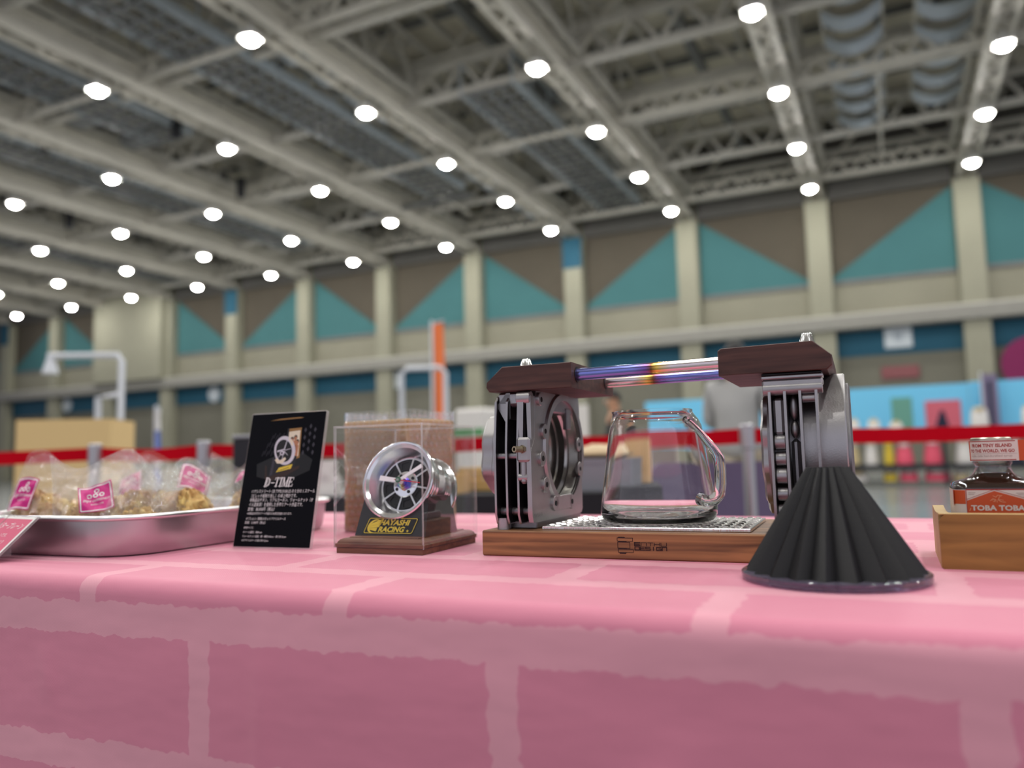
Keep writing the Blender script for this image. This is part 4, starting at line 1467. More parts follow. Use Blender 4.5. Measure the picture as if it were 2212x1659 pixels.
rad[-1] = 6.0
rad[-2] = 5.4
q.tube(pts, rad, 20)
fix_normals(q.build('handle', 'glass', gs, 60))

# ================================================================ DRIPPER, upside down on its clear ring
dr = thing('coffee_dripper', 'black pleated cone dripper upside down at the front right of the table', 'dripper', (-.0440, .6030, TZ), R_(6))
NP = 20
def pleat_r(a, f):
    ph = (a * NP / (2 * pi)) % 1.0
    tri = ph / .62 if ph < .62 else 1 - (ph - .62) / .38
    depth = 1.8 + 6.2 * f
    return (14.6 + (59.6 - 14.6) * f) - depth * (1 - tri)
q = b_mm()
angs = []
for k in range(NP):
    for ph in (0, .03, .20, .41, .59, .62, .65, .80, .97):
        angs.append(2 * pi * (k + ph) / NP)
na = len(angs)
rows = 20
vs, fs = [], []
for r_i in range(rows + 1):
    f = 1 - r_i / rows
    for a in angs:
        r_ = pleat_r(a, f)
        z = 78.2 - 72.0 * f
        vs.append((r_ * cos(a), r_ * sin(a), z))
for a in angs:                                            # lip turned in, then the inner wall
    r_ = pleat_r(a, 0) - 2.0
    vs.append((r_ * cos(a), r_ * sin(a), 78.0))
for a in angs:
    r_ = pleat_r(a, 1) - 2.6
    vs.append((r_ * cos(a), r_ * sin(a), 6.2))
for r_i in range(rows + 2):
    for k in range(na):
        k2 = (k + 1) % na
        fs.append((r_i * na + k, r_i * na + k2, (r_i + 1) * na + k2, (r_i + 1) * na + k))
for k in range(na):
    k2 = (k + 1) % na
    fs.append(((rows + 2) * na + k, (rows + 2) * na + k2, k2, k))
q.add(vs, fs)
q.build('cone', 'dripper_black', dr, 14)
q = b_mm()
kk = 12
a_mid = 2 * pi * (kk + .33) / NP
def on_pleat(x, y):
    """x runs up the slope (mm from the rim), y across the pleat"""
    f = 1 - (8 + x) / 84.9
    r0 = pleat_r(a_mid, f)
    a = a_mid + y / r0
    r_ = pleat_r(a, f) + .28
    return (r_ * cos(a), r_ * sin(a), 78.2 - 72.0 * f)
q.text('ORIGAMI', 7.0, width=34, fn=lambda x, y: on_pleat(4 + x, -(y - 2.6)))
q.text('AIR', 5.5, width=13, fn=lambda x, y: on_pleat(42 + x, -(y - 2.0)))
q.build('embossed_name', 'clip_black', dr, 0)
q = b_mm()
q.lathe([(44, 1.8), (56, 1.8), (58.6, .6), (61.0, .6), (62.2, 1.8), (62.2, 5.4), (61.2, 6.2), (44, 6.2)], 120, 'z', (0, 0, 0), True)
rg = q.build('ring', 'purple_clear', dr, 40)
fix_normals(rg)
q = b_mm()
for k in range(36):
    a = 2 * pi * k / 36
    q.T = SC @ Matrix.Rotation(a, 4, 'Z')
    q.prism([(-2.6, 0), (2.6, 0), (1.4, 1.8), (-1.4, 1.8)], 46, 58, 'x')
q.build('ring_ribs', 'purple_clear', rg, 0)

# ================================================================ WHEEL DESK CLOCK
CRZ = R_(2.6)
ck = thing('wheel_clock', 'desk clock shaped as a deep-dish alloy wheel on a walnut base', 'clock', (-.4614, .6990, TZ), CRZ)
HW, HD = 49.3, 57.5
q = b_mm()
def slab(hw, hd, z0, z1):
    q.prism([(-hw, -hd), (hw, -hd), (hw, hd), (-hw, hd)], z0, z1)
q.box(-HW, HW, -HD, HD, 0, 5.6, .4)
q.box(-HW - 1, HW + 1, -HD - 1, HD + 1, 6.0, 9.6, .4)
steps = [(0.4, 9.6), (1.2, 11.5), (2.8, 13.2), (5.4, 14.3), (8.5, 14.6)]
for (a, z0), (b_, z1) in zip(steps, steps[1:]):
    q.add([(-HW + a, -HD + a, z0), (HW - a, -HD + a, z0), (HW - a, HD - a, z0), (-HW + a, HD - a, z0), (-HW + b_, -HD + b_, z1), (HW - b_, -HD + b_, z1), (HW - b_, HD - b_, z1), (-HW + b_, HD - b_, z1)],
          [(0, 1, 5, 4), (1, 2, 6, 5), (2, 3, 7, 6), (3, 0, 4, 7)])
q.box(-HW + 9.5, HW - 9.5, -HD + 9.5, HD - 9.5, 9, 15.4, .3)
q.build('base', 'walnut_base', ck, 30)

# wheel: axis tilted back 19 degrees; local frame o, axis n (towards viewer), up u
EL = R_(19.06)
TW = Matrix.Translation((0, -.0215, .0714)) @ Matrix.Rotation(-EL, 4, 'X')     # local -y = wheel face
def b_w():
    q = B()
    q.T = TW @ SC
    return q
# stand: wedge whose front leans with the wheel, hollowed for the barrel
q = B()
fs_y = lambda z: -.0370 + (z - .0154) * math.tan(EL)
SWB, SWT = .0412, .0375
n_ = 24
RB = .0395
vs = []
cxw, czw = 0, .0714
for side in (0, 1):
    for k in range(n_ + 1):
        x = -SWB + 2 * SWB * k / n_
        zt = .0535
        z = zt
        if abs(x) < RB:
            zc = czw - .006 * side - sqrt(max(0, RB ** 2 - x ** 2)) * cos(EL)
            z = min(zt, zc)
        z = max(z, .019)
        sc_ = 1 - (1 - SWT / SWB) * (z - .0154) / .038
        y = fs_y(z) if side == 0 else .024
        vs.append((x * sc_, y, z))
        vs.append((x, fs_y(.0154) if side == 0 else .030, .0154))
m2 = 2 * (n_ + 1)
fs = []
for k in range(n_):
    a = 2 * k
    fs.append((a, a + 2, a + 3, a + 1))
    fs.append((m2 + a + 1, m2 + a + 3, m2 + a + 2, m2 + a))
    fs.append((a, m2 + a, m2 + a + 2, a + 2))
fs.append((0, 1, m2 + 1, m2))
fs.append((m2 - 2, 2 * m2 - 2, 2 * m2 - 1, m2 - 1))
q.add(vs, fs)
stand = q.build('stand', 'carbon', ck, 25)
# decal on the leaning front: parallelogram with rounded corners
TD = Matrix.Translation((-.0400, fs_y(.0165) - .0002, .0165)) @ Matrix.Rotation(R_(90) - EL, 4, 'X') @ SC
def b_d(h_=0):
    q = B()
    q.T = TD @ Matrix.Translation((0, 0, h_))
    return q
sh = lambda p: [(x + .32 * y, y) for x, y in p]
q = b_d(.05)
q.prism(sh(rrect(7, 65.5, .8, 17.8, 2.4)), 0, .12)
q.build('decal', 'decal_black', stand, 0)
q = b_d(.2)
o_, i_ = sh(rrect(7.9, 64.6, 1.5, 17.1, 2.0)), sh(rrect(8.5, 64.0, 2.1, 16.5, 1.6))
q.ringprism(o_, i_, 0, .05)
italic = lambda x0, y0: (lambda x, y: (x0 + x + .32 * y, y0 + y, 0))
q.text('HAYASHI', 7.4, offset=.26, width=34, fn=italic(25.6, 10.1))
q.text('RACING', 7.4, offset=.26, width=29.5, fn=italic(25.2, 3.1))
star = []
for k in range(10):
    r_ = 1.7 if k % 2 == 0 else .7
    star.append((59.8 + r_ * sin(2 * pi * k / 10), 4.2 + r_ * cos(2 * pi * k / 10), 0))
q.add(star + [(59.8, 4.2, 0)], [(k, (k + 1) % 10, 10) for k in range(10)])
# winged-wheel emblem: crescent with three swept feathers
cres = []
for k in range(15):
    a = R_(62) + R_(226) * k / 14
    cres.append((a, k))
for (a, k), (a2, k2) in zip(cres, cres[1:]):
    def P(a, t, k):
        w_ = 2.5 * sin(pi * min(1, (k + 1.2) / 15.5))
        r_ = 7.0 - w_ * t
        y = 8.9 + r_ * sin(a)
        return (18.2 + r_ * cos(a) * 1.05 + .32 * (y - 3), y, 0)
    q.add([P(a, 0, k), P(a2, 0, k2), P(a2, 1, k2), P(a, 1, k)], [(0, 1, 2, 3)])
for (ya, yb, yc, yd, xr) in ((10.2, 8.6, 16.6, 12.0, 26.2), (8.2, 6.8, 11.4, 7.9, 24.4), (6.4, 5.0, 7.2, 3.4, 22.8)):
    n3 = 8
    for k in range(n3):
        def Q(t, top):
            x = 13.2 + (xr - 13.2) * t
            e = t ** .7
            y = (ya + (yc - ya) * e) if top else (yb + (yd - yb) * t ** 1.4)
            return (x + .32 * (y - 3), y, 0)
        q.add([Q(k / n3, 1), Q(k / n3, 0), Q((k + 1) / n3, 0), Q((k + 1) / n3, 1)], [(0, 1, 2, 3)])
q.build('decal_print', 'decal_yellow', stand, 0)

# rim barrel: deep dish in front, stepped barrel behind (y grows to the back)
q = b_w()
RO = 41.5
prof_ = [(RO - 6.2, 3.2), (RO - 3.2, 1.4), (RO - 2.6, .2), (RO - 1.2, 0), (RO, 1.0), (RO, 3.2), (RO - 1.8, 4.2), (RO - 2.2, 6.5), (RO - 3.6, 8.5)]
for k in range(6):
    prof_ += [(RO - 4.2 - (k % 2) * .5, 10 + k * 2.2), (RO - 4.2 - (k % 2) * .5, 12 + k * 2.2)]
prof_ += [(RO - 8.5, 24), (RO - 8.8, 30), (RO - 7.0, 33), (RO - 5.0, 36)]
for k in range(5):
    prof_ += [(RO - 4.0 + (k % 2) * .4, 37 + k * 2.4), (RO - 4.0 + (k % 2) * .4, 39 + k * 2.4)]
prof_ += [(RO - 2.2, 50), (RO - .4, 51.5), (RO, 53), (RO, 55), (RO - 1, 56), (RO - 4, 56), (RO - 5, 53), (RO - 6, 40), (RO - 10, 30), (RO - 10, 22)]
q.lathe(prof_, 96, 'y')
q.build('rim_barrel', 'polished_alu', ck, 25)
q = b_w()
q.lathe([(RO - 6.2, 3.2), (RO - 8.4, 8.5), (RO - 10.8, 13), (RO - 13.0, 19), (RO - 13.4, 20.6)], 96, 'y')
q.build('dish', 'turned_alu', ck, 25)
q = b_w().lathe([(RO - 13.0, 20.4), (0, 20.4)], 64, 'y')
disc = q.build('dial', 'dial_black', ck, 0)
# eight slender spokes with an outer ring and silver hub
q = b_w()
q.lathe([(RO - 12.9, 20.2), (RO - 12.9, 18.3), (RO - 14.0, 18.3), (RO - 14.0, 20.2)], 64, 'y')
for k in range(8):
    a = 2 * pi * k / 8 + R_(10)
    q2 = Matrix.Rotation(a, 4, 'Y')
    q.T = TW @ SC @ q2
    q.prism([(-.75, 10), (.75, 10), (1.0, 27.6), (-1.0, 27.6)], 17.6, 20, 'y')
q.build('spokes', 'turned_alu', ck, 0)
q = b_w()
for k in range(8):
    a = 2 * pi * (k + .5) / 8 + R_(10)
    q.T = TW @ SC @ Matrix.Rotation(a, 4, 'Y')
    q.ringprism(rrect(-5.6, 5.6, 16, 25.4, 2, 4), rrect(-4.8, 4.8, 16.8, 24.6, 1.6, 4), 19.2, 20.2, 'y')
q.build('window_frames', 'clip_black', ck, 0)
q = b_w()
q.lathe([(0, 15.6), (8, 15.6), (13.4, 16.4), (14.2, 17.4), (14.2, 20)], 48, 'y')
q.build('hub', 'polished_alu', ck)
q = b_w()
for k in range(4):
    a = 2 * pi * k / 4 + R_(55)
    q.cyl(1.75, 15.4, 16.4, 16, 'y', (10.3 * sin(a), 0, 10.3 * cos(a)))
q.build('lug_holes', 'hole_black', ck, 0)
q = b_w()
q.lathe([(0, 8.5), (4.2, 8.5), (5.2, 9.6), (5.2, 11.5), (7.6, 12.6), (7.6, 15.8)], 6, 'y')
q.build('centre_nut', 'nut_tint', ck, 0)
q = b_w()
q.lathe([(0, 2.6), (2.4, 2.6), (2.4, 4.6), (2.0, 4.6), (2.0, 5.6), (2.6, 5.6), (2.6, 8.6)], 24, 'y')
q.build('spindle', 'hand_white', ck)
def hand(name_, ang, L, tail, w0, w1, y, m_):
    q = b_w()
    q.T = q.T @ Matrix.Rotation(ang, 4, 'Y')
    q.prism([(-w0, -tail), (w0, -tail), (w1, L), (-w1, L)], y, y + .5, 'y')
    q.build(name_, m_, ck, 0)
hand('hour_hand', R_(-83), 24, 2, 1.9, 2.7, 3.9, 'hand_white')
hand('minute_hand', R_(58), 29, 3, 1.5, 2.1, 3.0, 'hand_white')
hand('second_hand', R_(97), 26, 5, .45, .4, 2.2, 'hand_red')
q = b_w()
q.cyl(3.1, 1.0, 2.3, 24, 'y', bev=.2)
cp_ = q.build('hand_cap', 'cap_green', ck)
q = b_w()
for k in range(3):
    q.box(-1.2, 1.2, .93, 1.0, -1.0 + k * .8, -.7 + k * .8)
q.box(-1.3, -1.0, .93, 1.0, -1.3, 1.3)
q.build('cap_mark', 'print_silver', cp_, 0)

# clear cover over the clock
cv = thing('display_cover', 'clear acrylic box cover standing over the wheel clock', 'cover', (-.4614, .6990, TZ), CRZ)
CW, CDp, CT, z0, z1 = 51.0, 59.4, 2.2, 5.6, 126.5
def sheet(name_, x0, x1, y0, y1, za, zb, big):
    """one acrylic sheet: clear faces, paler sawn edges"""
    q = b_mm()
    vs = [(x, y, z) for x in (x0, x1) for y in (y0, y1) for z in (za, zb)]
    F = {'x': ([(0, 1, 3, 2), (4, 6, 7, 5)], [(0, 4, 5, 1), (2, 3, 7, 6), (0, 2, 6, 4), (1, 5, 7, 3)]),
         'y': ([(0, 4, 5, 1), (2, 3, 7, 6)], [(0, 1, 3, 2), (4, 6, 7, 5), (0, 2, 6, 4), (1, 5, 7, 3)]),
         'z': ([(0, 2, 6, 4), (1, 5, 7, 3)], [(0, 1, 3, 2), (4, 6, 7, 5), (0, 4, 5, 1), (2, 3, 7, 6)])}[big]
    q.add(vs, F[0][:1])
    q.k = 1
    q.add(vs, F[1])
    q.build(name_, ['clear_acrylic', 'acrylic_edge'], cv, 0)
sheet('front_sheet', -CW, CW, -CDp, -CDp + CT, z0, z1, 'y')
sheet('back_sheet', -CW, CW, CDp - CT, CDp, z0, z1, 'y')
sheet('side_sheet', -CW, -CW + CT, -CDp + CT, CDp - CT, z0, z1, 'x')
sheet('side_sheet', CW - CT, CW, -CDp + CT, CDp - CT, z0, z1, 'x')
sheet('top_sheet', -CW + CT, CW - CT, -CDp + CT, CDp - CT, z1 - CT, z1, 'z')

# ================================================================ BLACK PLACARD in a clear stand
pk = thing('placard', 'black printed placard leaning back in a clear stand beside the clock', 'sign', (-.6582, .6507, TZ), R_(4.0))
PT = Matrix.Rotation(R_(90 - 12.0), 4, 'X') @ SC       # local x right, y up the sheet, z towards viewer
def b_p(h_=0):
    q = B()
    q.T = PT @ Matrix.Translation((0, 0, h_))
    return q
q = b_p()
q.prism(rrect(-.6, 101, 0, 151, 1, 2), -4.4, -.4)
q.build('acrylic_back', 'acrylic_edge', pk, 0)
q = b_mm()
q.box(-.6, 101, 2, 44, 0, 2.0)
q.build('acrylic_foot', 'clear_acrylic', pk, 0)
q = b_p().prism(rrect(0, 100.4, 1.4, 150, 1, 2), -.4, 0)
card = q.build('card', 'card_black', pk, 0)
# printed picture (flat shapes on the card)
names = ['print_brown', 'print_steel', 'print_gold', 'print_cream', 'print_skin', 'print_dark', 'print_silver', 'decal_yellow', 'print_walnut', 'hair_black']
K = {n: i for i, n in enumerate(names)}
q = b_p(.06)
def pr(mn, pts, h_=0.0):
    q.k = K[mn]
    q.add([(x, y, h_) for x, y in pts], [tuple(range(len(pts)))])
def ell(cx, cy, rx, ry, n_=36, rot=0):
    return [(cx + rx * cos(2 * pi * k / n_) * cos(rot) - ry * sin(2 * pi * k / n_) * sin(rot), cy + rx * cos(2 * pi * k / n_) * sin(rot) + ry * sin(2 * pi * k / n_) * cos(rot)) for k in range(n_)]
pr('print_brown', [(18, 78), (16, 92), (34, 99), (52, 102), (78, 103), (90, 96), (88, 84), (70, 77), (40, 73)])
pr('print_gold', [(26, 141.6), (68, 143.2), (72, 144), (66, 144.6), (40, 143.6)], .01)
for k in range(7):
    for r_ in range(3):
        x, y = 21 + k * 3.0 + r_ * 5, 101 + r_ * 9 + (k % 2) * 2
        pr('print_steel', [(x, y), (x + .6, y), (x + 2.6, y + 6), (x + 2.0, y + 6)], .01)
for k in range(3):
    for r_ in range(4):
        x, y = 76 + k * 6.4, 104 + r_ * 8.5 + (k % 2) * 4
        pr('print_steel', [(x, y - 3), (x + 1.8, y), (x, y + 3), (x - 1.8, y)], .01)
pr('print_gold', [(52.5, 131.5), (70.5, 132.5), (72.5, 98.5), (60, 94.5), (53.5, 108)], .02)
pr('print_dark', [(51.8, 132.2), (54, 132), (55, 108), (52.6, 108)], .03)
pr('print_cream', [(54.2, 128), (69.2, 129.4), (70.4, 100.5), (60.6, 97.5), (55, 108)], .04)
for (x, y, hh) in ((59.5, 119.5, 1), (64, 121.5, 0), (67, 116.5, 0)):
    pr('hair_black' if hh else 'print_brown', ell(x, y, 2.3, 2.7, 14), .05)
    pr('print_skin', ell(x + .1, y - 1.3, 1.8, 2.4, 14), .06)
    pr('print_skin', [(x - 2.4, y - 3.6), (x + 2.4, y - 3.6), (x + 2.2, y - 16), (x - 1.6, y - 16)], .055)
pr('print_walnut', [(29, 77), (60, 85.5), (74, 90), (73.5, 86.5), (56, 78), (33, 71.5)], .03)
pr('print_walnut', [(27.5, 91), (30, 90), (33, 71.5), (29.5, 77)], .035)
pr('print_dark', [(35, 77.5), (37, 100), (69, 104), (67.5, 88)], .05)
pr('print_steel', [(35.2, 78.5), (37, 98), (40.5, 98.6), (39, 80)], .055)
q.k = K['print_silver']
o1, i1 = ell(51.6, 107, 13.6, 17.2, 48, .5), ell(50.6, 106.6, 10.2, 13.4, 48, .5)
q.add([(x, y, .07) for x, y in o1 + i1], [(k, (k + 1) % 48, 48 + (k + 1) % 48, 48 + k) for k in range(48)])
pr('hair_black', i1, .075)
pr('print_cream', [(40, 96.5), (43.5, 92.4), (51, 92.4), (55, 97.5), (53, 99.4), (46, 95.5), (42.5, 98.6)], .08)
pr('print_cream', [(54, 121.5), (60.5, 118), (62.5, 112), (60, 112.5), (56, 118.5)], .08)
for (xa_, ya_, xb_, yb_, w_) in ((41.5, 106, 50.6, 108.2, 2.0), (50.6, 107.5, 53.2, 118.6, 1.4), (50.2, 106.4, 44, 99, .9), (50.4, 106, 49.6, 96, .9), (51, 106, 56.6, 101.5, .8), (51, 107, 59.6, 109, .8)):
    L = hypot(xb_ - xa_, yb_ - ya_)
    nx, ny = -(yb_ - ya_) / L * w_ / 2, (xb_ - xa_) / L * w_ / 2
    pr('print_silver', [(xa_ + nx, ya_ + ny), (xb_ + nx * .6, yb_ + ny * .6), (xb_ - nx * .6, yb_ - ny * .6), (xa_ - nx, ya_ - ny)], .085)
pr('print_silver', ell(48.6, 104.2, 3.2, 2.6, 16), .09)
pr('print_dark', ell(48.2, 104, 1.4, 1.2, 10), .095)
pr('decal_yellow', [(43.6, 82.4), (47, 87.6), (64.6, 91.4), (63, 86.4)], .09)
pr('hair_black', [(46, 84.2), (60, 88.2), (60, 87.6), (46, 83.6)], .095)
q.build('picture', names, card, 0)
# printed lettering
q = b_p(.10)
def serif(strokes, x0, y0, w_, h_):
    for (px_, py_, qx, qy, lw) in strokes:
        q.stroke([(x0 + px_ * w_ + .20 * py_ * h_, y0 + py_ * h_), (x0 + qx * w_ + .20 * qy * h_, y0 + qy * h_)], lw)
H_ = 9.4
SF = {'D': [(.18, 0, .18, 1, 1.5), (0, 1, .5, 1, .6), (0, 0, .5, 0, .6), (.5, 1, .85, .8, 1.0), (.85, .8, .92, .5, 1.5), (.92, .5, .85, .2, 1.5), (.85, .2, .5, 0, 1.0), (.42, .15, .5, .35, .7), (.38, .45, .52, .6, .7), (.42, .7, .5, .85, .7)],
      '-': [(0, .42, 1, .42, .9)], 'T': [(.5, 0, .5, 1, 1.5), (0, 1, 1, 1, .7), (0, 1, 0, .78, .6), (1, 1, 1, .78, .6), (.25, 0, .75, 0, .6)],
      'I': [(.5, 0, .5, 1, 1.5), (.1, 0, .9, 0, .6), (.1, 1, .9, 1, .6)],
      'M': [(.12, 0, .12, 1, .7), (.16, 1, .5, .05, 1.4), (.5, .05, .86, 1, .6), (.86, 1, .86, 0, 1.5), (-.02, 0, .28, 0, .6), (.68, 0, 1.02, 0, .6), (0, 1, .2, 1, .6), (.8, 1, 1, 1, .6)],
      'E': [(.2, 0, .2, 1, 1.5), (0, 0, .95, 0, .7), (0, 1, .9, 1, .7), (.2, .5, .65, .5, .6), (.95, 0, .98, .24, .6), (.9, 1, .92, .78, .6), (.66, .62, .66, .38, .5)]}
for ch, x, w_ in (('D', 30.0, 6.6), ('-', 38.4, 4.2), ('T', 43.0, 6.0), ('I', 49.4, 3.8), ('M', 53.2, 8.0), ('E', 61.8, 5.8)):
    serif(SF[ch], x, 67, w_, H_)
lines = [('ハヤシストリート CR TYPE15100-25 の 5 分の 1 スケール', 14.0, 60.0, 84.0, 4.6), ('（ビレッド総削り出し）の卓上時計です。', 12.6, 55.0, 60.5, 4.6), ('本製品はチタン、リアルカーボン、ウォールナット（オ', 13.4, 50.4, 84.0, 4.6),
         ('イル塗装済）を使用した手作りアート作品です。', 13.0, 45.4, 71.5, 4.6), ('定価：38,500円（税込）', 12.4, 40.4, 36.0, 4.4), ('※本製品は手作りアート作品のため受注生産となります。', 12.4, 36.2, 59.5, 3.0),
         ('オプション / 専用UVカットアクリルケース', 11.6, 30.4, 53.0, 3.4), ('定価：3,300円（税込）', 11.0, 26.2, 28.0, 3.4)]
for s_, x, y, w_, sz in lines:
    q.text(s_, sz, shear=.16, width=w_, fn=lambda a, c, x=x, y=y: (x + a, y + c, 0))
q.build('lettering', 'print_white', card, 0)
q = b_p(.10)
for s_, x, y, w_, sz in (('参考サイズ：', 10.6, 20.8, 13.5, 2.8), ('ホイール直径：約85mm', 10.4, 16.0, 25.5, 2.8), ('ウォールナット台座：縦・横約100mm・厚さ約15mm', 10.2, 11.6, 58, 2.8), ('UVアクリルケース高さ約122mm', 10.0, 7.2, 36, 2.8)):
    q.text(s_, sz, shear=.16, width=w_, fn=lambda a, c, x=x, y=y: (x + a, y + c, 0))
q.build('fine_print', 'print_white', card, 0)

# ================================================================ CARTON IN BUBBLE WRAP behind the clock
bw = thing('wrapped_carton', 'brown carton in bubble wrap standing behind the wheel clock', 'box', (-.5385, .8150, TZ), R_(-8))
W_, D_, H2 = .108, .094, .142
T0 = Matrix.Translation((-W_, 0, 0))
q = B()
q.T = T0
q.box(.002, W_ - .002, .002, D_ - .002, .001, H2, .001)
q.build('carton', 'cardboard', bw, 0)
q = B()
q.T = T0
q.box(.004, W_ - .004, D_ * .5 - .02, D_ * .5 + .02, H2, H2 + .0008)
q.build('tape', 'beige_goods', bw, 0)
q = B()
q.T = T0
HT = H2 + .012
def wr(u, v):
    p = rrect(-.002, W_ + .002, -.002, D_ + .002, .006, 4)
    n3 = len(p)
    s_ = u * n3
    k = int(s_) % n3
    f = s_ - int(s_)
    a, c = p[k], p[(k + 1) % n3]
    x, y = a[0] + (c[0] - a[0]) * f, a[1] + (c[1] - a[1]) * f
    w2 = .0015 * noise.noise(Vector((x * 60, y * 60, v * 9)))
    return (x + w2, y + w2, v * (HT + .003 * noise.noise(Vector((x * 30, y * 30, 5)))))
q.grid(wr, 112, 20, True)
rnd = random.Random(11)
def dome(cx, cy, cz, ux, uy, nx, ny, r_):
    """bubble on a vertical side: axis (nx, ny), tangent (ux, uy)"""
    vs, fs = [], []
    for i in range(4):
        ph = pi / 2 * i / 3
        for k in range(9):
            a = 2 * pi * k / 9
            rr = r_ * cos(ph)
            hh = r_ * .48 * sin(ph)
            vs.append((cx + ux * rr * cos(a) + nx * hh, cy + uy * rr * cos(a) + ny * hh, cz + rr * sin(a)))
    for i in range(3):
        for k in range(9):
            k2 = (k + 1) % 9
            fs.append((i * 9 + k, i * 9 + k2, (i + 1) * 9 + k2, (i + 1) * 9 + k))
    q.add(vs, fs)
for (x0, y0, ux, uy, nx, ny, L) in ((0, -.002, 1, 0, 0, -1, W_), (W_ + .002, 0, 0, 1, 1, 0, D_), (0, D_ + .002, 1, 0, 0, 1, W_), (-.002, 0, 0, 1, -1, 0, D_)):
    p_ = .0108
    nx_ = int(L / p_)
    for i in range(nx_):
        for j in range(int(HT / (p_ * .88))):
            s_ = (i + .5 + (.5 if j % 2 else 0)) * p_
            if s_ > L - .003: continue
            dome(x0 + ux * s_, y0 + uy * s_, .006 + j * p_ * .88, ux, uy, nx, ny, .0046 * rnd.uniform(.8, 1.05))
q.build('bubble_wrap', 'bubble_film', bw, 70)

# ================================================================ ALUMINIUM TRAY with bagged scones
tr = thing('baking_tray', 'deep aluminium tray holding bagged scones', 'tray', (-.690, .536, TZ), R_(2.2))
TWd, TL, TH = .275, .360, .042
q = B()
secs = [(-.001, .048, .0005), (0, .049, .004), (-.002, .050, .012), (-.0035, .051, .033), (-.0035, .051, .0375)]
def tr_ring(off, r_, z):
    return [(x, y, z) for x, y in rrect(-TWd - off * -1 + 0, 0 - off, off, TL - off, r_, 10)]
rings = []
def R4(o, r_, z):
    return [(x, y, z) for x, y in rrect(-TWd + o, -o, o, TL - o, r_, 10)]
rings += [R4(.012, .044, .0003), R4(.006, .048, .0014), R4(.0035, .05, .005), R4(.001, .0505, .024), R4(0, .051, .0368)]
lip = [R4(-.0030, .053, .0366), R4(-.0052, .054, .0385), R4(-.0052, .054, .0405), R4(-.0032, .053, .0422), R4(-.0005, .0515, .0424), R4(.0012, .0505, .0412)]
inner = [R4(.0016, .050, .024), R4(.0045, .048, .006), R4(.0072, .046, .0026), R4(.014, .042, .0018)]
def loft(q, rs, cap0=False, cap1=False):
    n3 = len(rs[0])
    o = len(q.v)
    vs = [p for r_ in rs for p in r_]
    fs = [(i * n3 + k, i * n3 + (k + 1) % n3, (i + 1) * n3 + (k + 1) % n3, (i + 1) * n3 + k) for i in range(len(rs) - 1) for k in range(n3)]
    if cap0: fs.append(tuple(reversed(range(n3))))
    if cap1: fs.append(tuple((len(rs) - 1) * n3 + k for k in range(n3)))
    q.add(vs, fs)
loft(q, rings, True)
loft(q, inner, False, True)
q.build('pan', 'vat_alu', tr, 40)
q = B()
loft(q, [rings[-1]] + lip + [inner[0]])
q.build('rolled_rim', 'rim_alu', tr, 60)

def scone(name_lab, x, y, z, r_, seed, flat=1.15):
    t = thing('scone', name_lab, 'scone', (x, y, z), seed * 1.3, 'scones in the tray')
    q = B()
    def f(u, v):
        th, ph = 2 * pi * u, pi * v
        d = Vector((cos(th) * sin(ph), sin(th) * sin(ph), -cos(ph)))
        n1 = noise.noise(d * 2.3 + Vector((seed, 0, 0)))
        n2 = abs(noise.noise(d * 4.6 + Vector((0, seed, 3))))
        n3 = noise.noise(d * 14 + Vector((seed, 2, 0)))
        k = 1 + .22 * n1 - .24 * max(0, .16 - n2) / .16 + .07 * n3 + .05 * abs(noise.noise(d * 8 + Vector((0, 5, seed))))
        zz_ = d.z * flat * k
        if zz_ < -.55: zz_ = -.55
        return (r_ * d.x * k, r_ * d.y * k, r_ * (zz_ + .55))
    q.grid(f, 60, 36, True)
    q.build('crust', 'scone', t, 60)
    return t

